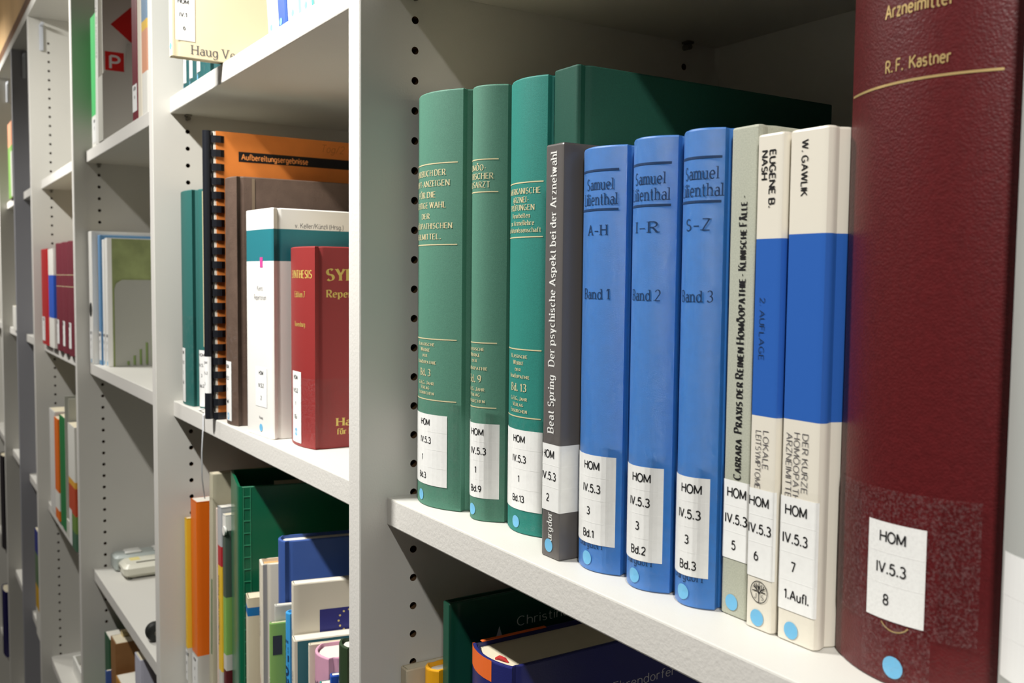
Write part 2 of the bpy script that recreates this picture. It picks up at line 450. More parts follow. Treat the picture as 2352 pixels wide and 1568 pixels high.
# ------------------------------------------------------------------ the room
mb = MB(); mb.box(-5200, 2200, -2600, 335, -1800, -1780); struct('floor', mb, mat('grey_carpet', (112, 108, 102), 0.95, 0.05, bump=(400, .5, 'noise')))
mb = MB(); mb.box(-5200, 2200, 336, 366, -1780, 900); struct('wall_back', mb, mat('plaster', (190, 182, 165), 0.9, 0.1, bump=(120, .1, 'noise')))
mb = MB(); mb.box(-5200, 2200, -2600, 366, 900, 920); struct('ceiling', mb, mat('ceiling_white', (205, 200, 190), 0.9, 0.1, bump=(80, .1, 'noise')))
mb = MB(); mb.box(-5200, 2200, 12, 335, 452, 899); struct('wall_upper', mb, mat('beech_panel', (214, 178, 130), 0.5, 0.3, var=(6, .12)))
mb = MB(); mb.box(-5200, 2200, 6, 335, 413, 451); struct('trim_1', mb, mat('dark_wood_trim', (120, 86, 60), 0.5, 0.3, var=(14, .15)))

# ------------------------------------------------------------------ the bookcase
PX = [594.6, 0.0, -595.8, -1189.0, -1783.8, -2143.0, -2556.0, -3150.0]      # right faces of the side panels
ROWS = [38.5, -321.3, -682.0, -1043.0, -1404.0, -1700.0]
TH = 19.0; DEPTH = 321.0; SETB = 20.0
case = thing('bookcase', 'long white laminate bookcase with drilled side panels filled with books', 'bookcase', 0, 0, -1780)
def loc(o, x=0, y=0, z=0): o.location = (x/1000, y/1000, (z+1780)/1000); return o
def side_panel(x, holes, rear, m=LAM):
    mb = MB(); z0, z1 = -1780.0, 393.0; t = TH
    # left, front, back, top, bottom (with a tiny bevel at the front edges)
    b = .8
    pr = [(0, b), (-b, 0), (-t+b, 0), (-t, b), (-t, DEPTH), (0, DEPTH)]
    for i in range(5):
        p, q = pr[i], pr[i+1]
        mb.quad((p[0], p[1], z1), (q[0], q[1], z1), (q[0], q[1], z0), (p[0], p[1], z0), 1 if i == 1 else 0)
    mb.add([(p[0], p[1], z1) for p in pr], [(5, 4, 3, 2, 1, 0)]); mb.add([(p[0], p[1], z0) for p in pr], [(0, 1, 2, 3, 4, 5)])
    cols = ([40.0] if holes else [])+([282.0] if rear else [])
    y = b
    for cy in cols:
        mb.quad((0, y, z0), (0, cy-10, z0), (0, cy-10, z1), (0, y, z1)); y = cy+10
        zc = [-20.0*k for k in range(-17, 83)]
        mb.quad((0, cy-10, z0), (0, cy+10, z0), (0, cy+10, zc[-1]-10), (0, cy-10, zc[-1]-10))
        mb.quad((0, cy-10, zc[0]+10), (0, cy+10, zc[0]+10), (0, cy+10, z1), (0, cy-10, z1))
        N = 16; R = 2.6
        for zz in zc:
            C = []; Q = []; D_ = []
            for i in range(N):
                a = 2*math.pi*i/N; c, s_ = math.cos(a), math.sin(a); k = 10/max(abs(c), abs(s_))
                Q.append((0, cy+k*c, zz+k*s_)); C.append((0, cy+R*c, zz+R*s_)); D_.append((-10, cy+R*c, zz+R*s_))
            o = list(range(N)); n1 = [(i+1) % N for i in o]
            mb.add(Q+C, [(i, j, N+j, N+i) for i, j in zip(o, n1)], 0)
            mb.add(C+D_, [(i, j, N+j, N+i) for i, j in zip(o, n1)], 2); mb.add(D_, [tuple(o)], 2)
    mb.quad((0, y, z0), (0, DEPTH, z0), (0, DEPTH, z1), (0, y, z1))
    o = mb.build('side_panel', [m, LAMF if m is LAM else m, HOLE], case, smooth=False); loc(o, x)
    return o
for i, x in enumerate(PX):
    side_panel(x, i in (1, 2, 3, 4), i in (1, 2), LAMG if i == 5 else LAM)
def shelf_board(x0, x1, ztop, name='shelf', front=SETB):
    mb = MB(); z1, z0 = ztop, ztop-TH; b = 1.0
    pr = [(front, z0+b), (front, z1-b), (front+b*.3, z1-b*.3), (front+b, z1), (DEPTH-4, z1), (DEPTH-4, z0), (front+b, z0), (front+b*.3, z0+b*.3)]
    n = len(pr)
    for i in range(n):
        p, q = pr[i], pr[(i+1) % n]
        mb.quad((x0, p[0], p[1]), (x1, p[0], p[1]), (x1, q[0], q[1]), (x0, q[0], q[1]), 1 if i == 0 else 0)
    mb.add([(x0, p[0], p[1]) for p in pr], [tuple(range(n))]); mb.add([(x1, p[0], p[1]) for p in pr], [tuple(range(n-1, -1, -1))])
    loc(mb.build(name, [LAM, LAMF], case, smooth=False))
for i in range(len(PX)-1):
    xl, xr = PX[i+1]+.3, PX[i]-TH-.3
    for z in ROWS:
        shelf_board(xl, xr, z)
        if i < 4 and z > -1100:
            for py in (40, 282):
                p = MB(); p.tube([(-6, 0, 0), (7, 0, 0)], 2.4, 10); p.box(.2, 8, -3.5, 3.5, 2.4, 4.4, 0, .5)
                o = p.build('shelf_pin', PIN, case); loc(o, xl-.2, py, z-TH-4.6)
    mb = MB(); mb.box(PX[i+1], PX[i]-TH, DEPTH, DEPTH+6, -1780, 393); loc(mb.build('back_panel', LAM, case, smooth=False))
mb = MB(); mb.box(PX[-1]-TH, PX[0], 0, DEPTH, 393.2, 412, 0); loc(mb.build('top_panel', LAM, case, smooth=False))
for x, y, z in ((PX[4], 18, 350), (PX[5], 20, 352), (PX[6], 20, 352)):
    mb = MB(); mb.box(.1, 5, -4, 4, -28, 30, 0, 1); mb.box(.1, 26, -3, 3, 24, 30, 0, 1)
    o = mb.build('corner_bracket', mat('clear_plastic_bracket', (196, 200, 208), .3, .5), case); loc(o, x, y+8, z)

t = thing('added_ceiling_light', 'unseen round white lamp added to brighten the far end of the aisle', 'ceiling light', -2500, -900, 895)  # added out of view to lift the dim upper wall and far bays
mb = MB(); mb.tube([(0, 0, 4.5), (0, 0, -22), (0, 0, -26)], [190, 186, 176], 28); mb.build('added_light_housing', mat('added_lamp_white', (225, 225, 222), .4, .4), t)
ld = bpy.data.lights.new('ceiling_fill', 'AREA'); ld.shape = 'DISK'; ld.size = 0.34; ld.energy = 9; ld.color = (1.0, 0.95, 0.86)
lo = bpy.data.objects.new('ceiling_fill', ld); COL.objects.link(lo); lo.parent = t; lo.location = (0, 0, -0.03)
# lamps: one compact lamp on an arm above every second bay
for i, (lx, pw) in enumerate(LAMPS):
    t = thing('shelf_lamp', ('white shelf lamp on an arm above the bay of green and blue books', 'white shelf lamp on an arm above the bay with the comb bound report', 'white shelf lamp on an arm above the far bay with burgundy books', 'white shelf lamp on an arm at the far left end of the bookcase')[i], 'lamp', lx, LAMP_Y, LAMP_Z, 'lamps on arms over the bookcase')
    mb = MB(); mb.tube([(0, 470, -90), (0, 430, 40), (0, 300, 62), (0, 0, 58)], 7, 10); mb.build('arm', mat('lamp_metal', (205, 205, 205), .4, .5), t)
    mb = MB(); A = [(40*math.cos(k*math.pi/10), 12+42*math.sin(k*math.pi/10)) for k in range(11)]; B_ = [(38*math.cos(k*math.pi/10), 12+40*math.sin(k*math.pi/10)) for k in range(10, -1, -1)]
    P = A+B_; mb.loft([[(-135, p[0], p[1]) for p in P], [(135, p[0], p[1]) for p in P]]); mb.build('reflector', MATS['lamp_metal'], t)
    ld = bpy.data.lights.new('lamp_tube', 'AREA'); ld.shape = 'RECTANGLE'; ld.size = 0.20; ld.size_y = 0.03; ld.energy = pw; ld.color = (1.0, 0.98, 0.935); ld.spread = math.radians(112)
    lo = bpy.data.objects.new('lamp_tube', ld); COL.objects.link(lo); lo.parent = t
    lo.location = (0, 0, 0.0); lo.rotation_euler = (math.radians(40), 0, 0)

# ------------------------------------------------------------------ cover materials
def cloth(n, rgb, rough=.62): return mat(n, rgb, rough, .3, bump=(3600, .2, 'noise'), var=(1400, .10))
C_G1 = cloth('grey_green_cloth', (80, 128, 109)); C_G2 = cloth('teal_green_cloth', (42, 126, 115)); C_G4 = cloth('deep_green_cloth', (22, 74, 60))
C_BL = mat('blue_laminate', (30, 114, 196), .36, .5, bump=(5200, .22, 'noise'), var=(220, .05), coat=.9)
C_GREY = mat('grey_card', (96, 92, 90), .38, .4, bump=(500, .06, 'noise'))
C_PALE = cloth('pale_grey_cloth', (176, 178, 162)); C_CREAM = mat('cream_laminate', (226, 220, 206), .32, .4, bump=(300, .04, 'noise'))
C_NB = mat('royal_blue_laminate', (46, 96, 178), .32, .4, bump=(300, .04, 'noise'))
C_BUR = mat('burgundy_leather', (86, 22, 25), .40, .4, bump=(1100, .22, 'voronoi'), var=(400, .12))
C_WH = mat('white_card', (232, 230, 222), .4, .35); C_WHG = mat('pale_grey_card', (196, 194, 186), .45, .3)

GM = 'books standing on the middle shelf of the near bay'
ZM = -321.1
# three green volumes of one set
def green_vol(nm, lab, x0, x1, y, h, b, m, title, sub, capw, lab_u, dotu):
    k = Book('hardcover_book', lab, x0, x1, y, ZM, h, 196, m, 'r', b, group=GM, headband=mat('cream_cloth', (220, 208, 170), .7, .2))
    z = lambda q: q-ZM
    z1, z2 = title[0]
    hw = (x1-x0)/2-1.2
    for zz in (z1, z2, sub[0], sub[1]): k.rect('gold_rule', GOLD, -hw*1.08, hw*1.0, z(zz)-.35, z(zz)+.35, .16)
    for txt, zz, cap, w in title[1]: k.text('gold_lettering', GOLD, txt, 0, z(zz), cap, w, serif=True, smallcaps=not (txt.startswith('Bd') or cap == 2.7), wt=.2)
    for txt, zz, cap, w in sub[2]: k.text('gold_lettering', GOLD, txt, 0, z(zz), cap, w, serif=True, smallcaps=not (txt.startswith('Bd') or cap == 2.7), wt=.2)
    return k
k = green_vol('b', 'grey green cloth volume marked Bd. 3, first book beside the side panel', 4, 62.5, 31, 266.8, 11, C_G1,
    ((-99.8, -151.1), (('HANDBUCH DER', -105.6, 3.6, 38), ('HAUPT-ANZEIGEN', -112.2, 3.6, 44), ('FÜR DIE', -119.3, 3.6, 22), ('RICHTIGE WAHL', -125.9, 3.6, 39), ('DER', -132.8, 3.2, 10), ('HOMÖOPATHISCHEN', -139.1, 3.4, 48), ('HEILMITTEL.', -145.9, 3.4, 31))),
    (-211.5, -250.9, (('Klassische', -214.9, 2.3, 21), ('Werke', -218.6, 2.3, 12), ('der', -222.3, 2.0, 6), ('Homöopathie', -226.5, 2.3, 24), ('Bd. 3', -233.4, 4.4, 13), ('G.H.G. Jahr', -240.1, 2.2, 20), ('Verlag', -243.2, 2.2, 11), ('Euskirchen', -246.6, 2.2, 20))), 3, 0, 0)
k.call_label(('HOM', 'IV.5.3', '1', 'Bd.3'), -24, 21.5, 14.4, 60.7, uc=(1, 1.5, -2.5, -2), cap=3.9, tape=(-29, 30, 4, 70), dot=(-4.5, 6.6))
k.done()
k = green_vol('b', 'narrow grey green cloth volume marked Bd. 9 between two wider green books', 64.3, 99.6, 39.5, 264.3, 12, C_G1,
    ((-101, -120.4), (('HOMÖO-', -105.8, 3.4, 17), ('PATHISCHER', -110.9, 3.4, 26), ('HAUSARZT', -116, 3.4, 22))),
    (-211.4, -250.9, (('Klassische', -215.1, 2.3, 16.5), ('Werke', -218.8, 2.3, 10.5), ('der', -222.3, 2.0, 5.5), ('Homöopathie', -226.9, 2.3, 21), ('Bd. 9', -233.5, 4.4, 12), ('G.H.G. Jahr', -239.8, 2.2, 17), ('Verlag', -243.2, 2.2, 10.5), ('Euskirchen', -247, 2.2, 17.5))), 3, 0, 0)
k.call_label(('HOM', 'IV.5.3', '1', 'Bd.9'), -18, 18.5, 14.3, 60.3, uc=(3, 4, 2.5, 2.5), cap=3.9, tape=(-21, 22, 3, 69), dot=(-1, 6.5))
k.done()
k = green_vol('b', 'teal green cloth volume marked Bd. 13, third green book in the row', 102, 140.3, 46, 263, 6, C_G2,
    ((-117.4, -148.5), (('AMERIKANISCHE', -122.2, 3.2, 32), ('ARZNEI-', -127.1, 3.1, 16), ('PRÜFUNGEN', -131.6, 3.1, 24), ('Vorarbeiten', -136.1, 2.7, 18), ('zur Arzneilehre', -140.3, 2.7, 24), ('als Naturwissenschaft', -144.4, 2.7, 33))),
    (-213.2, -252.6, (('Klassische', -217.1, 2.3, 16.5), ('Werke', -221, 2.3, 10.5), ('der', -224.9, 2.0, 5.5), ('Homöopathie', -228.9, 2.3, 20), ('Bd. 13', -235.4, 4.4, 15), ('G.H.G. Jahr', -241.9, 2.2, 16.5), ('Verlag', -245.4, 2.2, 10.5), ('Euskirchen', -249, 2.2, 16.5))), 3, 0, 0)
k.call_label(('HOM', 'IV.5.3', '1', 'Bd.13'), -19.4, 19.4, 14, 61, uc=(1.8, 2, 2.2, 1.6), cap=3.9, tape=(-20, 21, 3, 69), dot=(-.5, 6.4))
k.done()
k = Book('hardcover_book', 'tallest dark green cloth book with wide plain cover behind the grey paperback', 141.2, 164.9, 54.5, ZM, 264.6, 206, C_G4, 'f', 2.0, group=GM)
k.text('cover_lettering', mat('blind_stamp', (22, 58, 46), .5, .3), 'Kommentar', 92, 226, 5, 30, face='side', serif=True)
k.rect('paper_scuff', mat('scuffed_cloth', (150, 165, 150), .8, .1), -11.8, -10.4, 232, 240, .12)
k.done()
k = Book('paperback_book', 'grey paperback with white lettering running up its spine, left of the bright blue volumes', 166.2, 182.3, 33, ZM, 218.9, 150, C_GREY, 's', group=GM, pages=PAPERW)
k.text('spine_lettering', WHITEINK, 'Beat Spring   Der psychische Aspekt bei der Arzneiwahl', -.6, 141, 5.4, 147, rot=1, serif=True, wt=.2)
k.text('spine_lettering', WHITEINK, 'Burgdorf', -.6, 16.4, 4.6, 20, rot=1, serif=True, wt=.2)
k.call_label(('HOM', 'IV.5.3', '2'), -8.3, 20, 25.4, 61.2, uc=(-2.4, -1.4, -2.2), cap=4.0, tape=(-8.4, 24, 1, 66), dot=(-1, 6.6))
k.done()
for x0, x1, y, h, b, rng, no, lab in (
    (184.0, 219.4, 37.2, 214.7, 7.5, 'A–H', '1', 'bright blue volume lettered A–H Band 1, beside the grey paperback'),
    (221.2, 252.9, 38.8, 215.4, 8.5, 'I–R', '2', 'bright blue volume lettered I–R Band 2, middle of three blue books'),
    (254.2, 280.8, 42.2, 215.6, 7.0, 'S–Z', '3', 'bright blue volume lettered S–Z Band 3, beside the pale grey cloth book')):
    k = Book('hardcover_book', lab, x0, x1, y, ZM, h, 158, C_BL, 'r', b, group=GM)
    hw = (x1-x0)/2-2.5; rw = 14.0 if no != '3' else 12.6
    c = 1.4
    for zz in (202.7, 183.3): k.rect('black_rule', NAVYINK, -rw+c-1.5, rw+c, zz-.55, zz+.55, .16)
    k.text('spine_lettering', NAVYINK, 'Samuel', c+2.2, 195.9, 5.4, 17.5, serif=True)
    k.text('spine_lettering', NAVYINK, 'Lilienthal', c+1.6, 188.5, 5.6, 23, serif=True)
    k.text('spine_lettering', NAVYINK, rng, c+1.6, 173.2, 5.0, 12.5, serif=True)
    k.text('spine_lettering', NAVYINK, 'Band '+no, c+1.0, 141.4, 5.0, 17.5, serif=True)
    k.text('spine_lettering', NAVYINK, 'Burgdorf', c, 14.4, 4.2, 17, serif=True)
    k.call_label(('HOM', 'IV.5.3', '3', 'Bd.'+no), -hw-2.3, hw+1.2, 14.3, 59.8, uc=(2, 2, .5, .5) if no == '1' else (3, 2, 1.5, 2), cap=3.9, tape=(-hw-3, hw+5, 2, 66), dot=(-.5, 6.4))
    k.done()
k = Book('hardcover_book', 'narrow pale grey cloth book with black vertical title, right of the blue volumes', 281.7, 298.6, 51, ZM, 214.8, 160, C_PALE, 'f', 2.2, group=GM)
k.text('spine_lettering', INK, 'Carrara', .4, 70.4, 4.2, 17.5, rot=1, serif=True, smallcaps=True, wt=.24)
k.text('spine_lettering', INK, 'Praxis der Reinen Homöopathie', .2, 115.8, 4.4, 67, rot=1, serif=True, smallcaps=True, wt=.24)
k.text('spine_lettering', INK, '- Klinische Fälle -', .2, 167.8, 4.2, 34.5, rot=1, serif=True, smallcaps=True, wt=.24)
k.call_label(('HOM', 'IV.5.3', '5'), -8.2, 8.4, 25.6, 60.7, uc=(.6, .6, -.5), cap=4.0, tape=(-8.4, 9, 2, 70), dot=(-1, 6.2))
k.done()
k = Book('hardcover_book', 'narrow white and blue book with round tree emblem near the foot of its spine', 299.6, 315.3, 48, ZM, 209.4, 158, C_CREAM, 'f', 2.8, bands=[(91.6, C_CREAM), (166, C_NB), (209.4, C_CREAM)], group=GM)
k.text('spine_lettering', INK, 'EUGENE B.', 1.4, 190.6, 3.1, 23.3, rot=-1, wt=.17)
k.text('spine_lettering', INK, 'NASH', -2.9, 196.5, 3.0, 11.6, rot=-1, wt=.17)
k.text('spine_lettering', NAVYINK, '2. AUFLAGE', -2.2, 128.4, 2.7, 26, rot=-1, wt=.1)
k.text('spine_lettering', INKG, 'LOKALE', 1.7, 77.5, 3.0, 16, rot=-1, wt=.1)
k.text('spine_lettering', INKG, 'LEITSYMPTOME', -2.4, 73, 2.9, 24.5, rot=-1, wt=.1)
# tree emblem in a ring with two initials
mbk = k.lay('tree_emblem', INK)
def stroke_on(mbk, f, pts, w, e=.34):
    for (a, b), (c_, d_) in zip(pts[:-1], pts[1:]):
        tx, ty = c_-a, d_-b; l = math.hypot(tx, ty) or 1; nx, ny = -ty/l*w/2, tx/l*w/2
        mbk.quad(f(a+nx, b+ny, e), f(a-nx, b-ny, e), f(c_-nx, d_-ny, e), f(c_+nx, d_+ny, e))
ex, ez = .3, 16.6
stroke_on(mbk, k.S, [(ex+4.6*math.cos(t*math.pi/14), ez+4.6*math.sin(t*math.pi/14)) for t in range(29)], .35)
for pts in ([(0, -4.4), (0, -.5)], [(0, -.8), (-1.2, 1.0), (-3.2, 2.0)], [(0, -.8), (1.2, 1.0), (3.2, 2.0)], [(0, -.5), (0, 3.9)], [(-1.2, 1), (-1.6, 3.4)], [(1.2, 1), (1.6, 3.4)], [(-.8, .3), (-3.6, .2)], [(.8, .3), (3.6, .2)], [(0, 1), (-.8, 3)], [(0, 1), (.8, 3)], [(-2, 1.4), (-2.7, 3)], [(2, 1.4), (2.7, 3)]):
    stroke_on(mbk, k.S, [(ex+a, ez+b) for a, b in pts], .42)
k.text('tree_emblem', INK, 'J', ex-1.9, ez-2, 2.2, e=.34, serif=True); k.text('tree_emblem', INK, 'S', ex+1.9, ez-2, 2.2, e=.34, serif=True)
k.call_label(('HOM', 'IV.5.3', '6'), -7.6, 7.8, 22.6, 60.5, uc=(-1.0, -.2, -1.8), cap=3.9, tape=(-7.8, 8, 2, 66), dot=(-.6, 5.2))
k.done()
k = Book('hardcover_book', 'wider white and blue book touching the large burgundy volume', 316.2, 337.4, 48.6, ZM, 209.2, 158, C_CREAM, 'f', 3.2, bands=[(92.2, C_CREAM), (167.4, C_NB), (209.2, C_CREAM)], group=GM)
k.text('spine_lettering', INK, 'W. GAWLIK', -1.8, 193.6, 3.1, 22, rot=-1, wt=.15)
for t_, uu, zz, ww in (('DER KURZE', 2.6, 75, 24), ('HOMÖOPATHISCHE', -1.7, 67, 40), ('ARZNEIMITTELFÜHRER', -5.6, 64, 45)): k.text('spine_lettering', INKG, t_, uu, zz, 2.9, ww, rot=-1, wt=.1)
k.call_label(('HOM', 'IV.5.3', '7', '1.Aufl.'), -10.2, 10, 13.2, 60.4, uc=(-1, -1, -1.6, .4), cap=4.0, tape=(-10.4, 10.4, 2, 64), dot=(-2, 5.2))
k.done()
k = Book('hardcover_book', 'large burgundy leather volume with gold rule, biggest book in the row', 338.2, 406.2, 46.8, ZM, 302, 205, C_BUR, 'r', 12.5, group=GM)
z = lambda q: q-ZM
k.rect('gold_rule', GOLDB, -35, 31, z(-101.3)-.45, z(-101.3)+.45, .16)
k.text('gold_lettering', GOLDB, 'R. F.  Kastner', 1.7, z(-95.0), 4.2, 25, wt=.17)
k.text('gold_lettering', GOLDB, 'Arzneimittel', .9, z(-75.2), 4.6, 25.5, wt=.17)
k.text('gold_lettering', GOLDB, 'der homöopathischen', 6, z(-67.2), 4.2, 41, wt=.17)
mbk = k.lay('gold_lettering', GOLDB)
stroke_on(mbk, k.S, [(1.4+6.6*math.cos(math.radians(a)), z(-294.6)+6.0*math.sin(math.radians(a))) for a in range(215, 331, 8)], .55, .2)
k.call_label(('HOM', 'IV.5.3', '8'), -11.4, 12.5, z(-297), z(-260.8), uc=(-.3, -.6, -2.2), cap=3.9, tape=False, dot=None)
k.rect('clear_tape', TAPEH, -37, 30, z(-300), z(-248.5), .42)
k.rect('clear_tape', TAPEH, -13, 15, z(-319), z(-298), .6)
k.disc('sticker_dot', BLUEDOT, 1.6, z(-313.8), 4.1, .5)
k.done()
k = Book('hardcover_book', 'grey book with white label cut off by the right edge of the picture', 410.5, 446, 44, ZM, 262, 190, mat('mid_grey_cover', (178, 180, 176), .45, .35), 'r', 7, group=GM)
k.rect('label', [LAB, LABL], -17, 14, 18, 60, .28)
for zz in (32, 46): k.rect('label', [LAB, LABL], -17, 14, zz, zz+.3, .33, 1)
k.done()
# ------------------------------------------------------------------ lower shelf of the near bay
GL_ = 'books on the lower shelf of the near bay'
ZL = -681.8
C_SLATE = mat('slate_print', (58, 62, 74), .4, .3); C_SKY = mat('sky_print', (96, 160, 190), .4, .3)
k = Book('paperback_book', 'thin beige book with light blue band standing against the side panel below', .8, 10.4, 30, ZL, 241.4, 120, mat('beige_card', (206, 194, 168), .5, .3), 's', group=GL_, pages=PAPER)
k.rect('blue_band', C_SKY, -4.4, 4.4, 222, 229, .12); k.rect('dark_band', C_SLATE, -4.4, 4.4, 190, 219, .12); k.done()
k = Book('hardcover_book', 'yellow book with rounded spine and white pages, left of the dark green book', 11.5, 29.2, 40, ZL, 244.5, 150, mat('golden_yellow_cover', (240, 172, 28), .4, .4, bump=(900, .2, 'weave')), 'r', 5, group=GL_, pages=PAPERW)
mb = MB(); mb.add([(-7.5, 30, 238), (-7.5, 95, 238), (-7.5, 95, 279), (-7.4, 62, 279), (-6.9, 30, 238), (-6.9, 95, 238), (-6.9, 95, 279), (-6.9, 62, 279)], [(0, 1, 2, 3), (7, 6, 5, 4), (0, 3, 7, 4), (3, 2, 6, 7)]); mb.build('paper_slip', mat('salmon_paper', (226, 120, 96), .6, .2), k.root)
k.done()
k = Book('hardcover_book', 'tall thin dark green book lettered Arnika on its spine, below the middle shelf', 30, 39.5, 47, ZL, 293.3, 215, mat('dark_green_gloss', (20, 74, 56), .3, .45), 'f', 1.2, group=GL_, gap=3)
k.text('spine_lettering', WHITEINK, 'Arnika', .3, 226, 4.4, 21, rot=1, slant=.15)
k.text('spine_lettering', WHITEINK, 'Dr. Roger Kalos', .3, 172, 4.4, 50, rot=1, slant=.15)
GREYINK = mat('grey_cover_print', (205, 205, 200), .5, .3)
k.text('cover_lettering', GREYINK, 'Christina Keller', 54, 271.5, 6.4, 76, face='side', align='l', wt=.09)
mbk = k.lay('white_star', GREYINK); mbk.add([k.side(36.6, 263.5, .15), k.side(41.6, 263.5, .15), k.side(39.2, 271, .15)], [(0, 1, 2)])
mbk.add([k.side(34, 258, .15), k.side(44.5, 258, .15), k.side(41.6, 263.5, .15), k.side(36.6, 263.5, .15)], [(0, 1, 2, 3)])
k.done()
k = Book('hardcover_book', 'thick dark blue book with orange strip on its top edge, in the lower shelf', 67.2, 114.6, 42.5, ZL, 276, 210, mat('navy_gloss', (38, 42, 104), .32, .45, bump=(1000, .15, 'noise')), 'r', 6, group=GL_, headband=mat('navy_headband', (40, 44, 84), .8, .1, bump=(2500, .6, 'weave')))
OR = mat('orange_paper', (232, 108, 46), .5, .3)
k.rect('orange_strip', OR, -26, 8.5, 263, 276.2, .14)
mb = MB(); mb.box(-23.75, -20.9, 12, 62, 276, 276.5); mb.build('orange_strip', OR, k.root, smooth=False)
mb = MB(); mb.tube([(1, 8.6, 273), (3, 10.2, 274.4), (7, 11, 274.4), (10, 12, 273.2)], [1.2, 1.5, 1.4, .5], 8); mb.build('ribbon_bookmark', mat('red_ribbon', (176, 44, 44), .5, .3), k.root)
k.text('spine_lettering', WHITEINK, 'Strasburger', -12, 216, 7, 62, rot=-1, slant=.1)
k.text('cover_lettering', mat('grey_blue_print', (190, 190, 196), .5, .3), 'J. W. Kadereit, F. Ehrendorfer', 137, 246.5, 6, 132, face='side', align='r', wt=.09)
k.done()

# ------------------------------------------------------------------ second bay, middle shelf
GS = 'books on the middle shelf of the second bay'
k = Book('hardcover_book', 'wide teal cloth book standing first beside the second side panel', -577, -527, 23, ZM, 247, 170, cloth('teal_cloth', (44, 102, 97)), 'r', 3.5, group=GS)
k.call_label(('HOM', 'IV.5.1', '2', 'Bd.1'), -22, 2.5, 3, 66, uc=-7, cap=3.6, tape=(-24, 26, 2, 104)); k.done()
k = Book('hardcover_book', 'teal book with gold edged spine half hidden behind the plastic comb spine', -525.5, -502, 30, ZM, 246.5, 170, cloth('teal_cloth', (44, 102, 97)), 'r', 5, group=GS)
k.rect('gold_rule', GOLD, 8.5, 10.2, 70, 244, .15)
k.call_label(('HOM', 'IV.5.1', '3', 'Bd.2'), -2, 13, 2, 66, uc=5, cap=3.4, tape=False)
k.done()
mb = MB(); pts = [(9, 3, .4), (24, -7, .5), (53, -8.5, .5), (58, -11.5, -1), (60, -12.6, -18), (45, -10, -44), (15, -2, -79), (-16, 8, -102), (-24, 11, -111)]
pts = [Vector(p) for p in pts]
V_ = []
for i, p in enumerate(pts):
    V_ += [(p.x-1.7, p.y-.1, p.z), (p.x+1.7, p.y+.2, p.z), (p.x+1.7, p.y+.5, p.z), (p.x-1.7, p.y+.2, p.z)]
mb.loft([V_[i*4:i*4+4] for i in range(len(pts))]); rb = thing('bookmark_ribbon', 'pale bookmark ribbon hanging over the shelf edge below the comb bound report', 'ribbon', -517, 30, ZM)
mb.build('ribbon_band', mat('pale_ribbon', (228, 230, 234), .45, .4), rb)


# comb bound report
t = thing('comb_bound_report', 'orange comb bound report with black plastic comb spine sticking out of the shelf', 'report', -419, 14, ZM, GS)
mb = MB(); mb.tube([(0, 1, 1), (0, 1, 298)], 4.9, 16); mb.build('comb_spine', mat('black_plastic', (26, 28, 34), .32, .5), t)
ty = [4+14.28*i for i in range(21)]
for i, zz in enumerate(ty):
    mb = MB(); pts = [(3.6, 4, zz), (5.5, 8, zz), (5.9, 13, zz), (4.2, 17, zz)]
    mb.loft([[(p[0], p[1], zz-3.6+.0), (p[0]+.7, p[1], zz-3.6), (p[0]+.7, p[1], zz+3.6), (p[0], p[1], zz+3.6)] for p in pts])
    mb.build('comb_tooth', MATS['black_plastic'], t, smooth=False)
def toothed(x0, x1, ya, yb, y1, z0, z1):
    poly = [(y1, z0), (y1, z1), (ya, z1)]
    for zz in reversed(ty):
        a = zz+3.3; b_ = zz-3.3
        poly += [(ya, min(a, z1-.5)), (yb, min(a, z1-.5)), (yb, max(b_, z0+.5)), (ya, max(b_, z0+.5))]
    poly += [(ya, z0)]
    mbx = MB(); n = len(poly)
    mbx.add([(x0, p[0], p[1]) for p in poly]+[(x1, p[0], p[1]) for p in poly], [tuple(range(n)), tuple(range(2*n-1, n-1, -1))]+[(i, n+i, n+(i+1) % n, (i+1) % n) for i in range(n)])
    return mbx
ORC = mat('orange_card', (222, 130, 58), .5, .3, var=(60, .05))
toothed(4.5, 4.9, 8.5, 16, 215, 0, 298).build('front_cover', ORC, t, smooth=False)
toothed(-4.6, 4.3, 6.5, 16, 214, .4, 297.5).build('pages', PAPERW, t, smooth=False)
toothed(-5.1, -4.8, 10.5, 16, 215, 0, 298).build('back_cover', ORC, t, smooth=False)
class SideOnly(Book):
    def __init__(s, root, x, T=0): s.root = root; s.x = x; s.layers = {}; s.cover = root; s.T = T
    def side(s, dd, z, e=.12): return (s.x+e, dd, z)
    def S(s, u, z, e=.12): a = -math.pi/2+u/4.9; return ((4.9+e)*math.cos(a), 1+(4.9+e)*math.sin(a), z)
    def rect(s, key, mats, u0, u1, z0, z1, e=.12, mi=0, face='S', n=None):
        f = s.S if face == 'S' else s.side
        mbx = s.lay(key, mats); m_ = 6 if face == 'S' else 1
        for i in range(m_):
            a = u0+(u1-u0)*i/m_; b_ = u0+(u1-u0)*(i+1)/m_
            mbx.quad(f(a, z0, e), f(b_, z0, e), f(b_, z1, e), f(a, z1, e), mi)
so = SideOnly(t, 4.9)
so.rect('title_band', INK, 31.8, 214, 268.3, 278.7, .1, 0, 'side')
so.text('title_lettering', mat('orange_print', (236, 150, 84), .5, .3), 'Aufbereitungsergebnisse', 35, 273.6, 5.6, 72, face='side', align='l', wt=.2, e=.2)
so.text('pencil_note', mat('pencil', (176, 104, 50), .6, .2), 'Tog/2', 122, 289.4, 8, 26, face='side', align='l', wt=.07, slant=.25, e=.15)
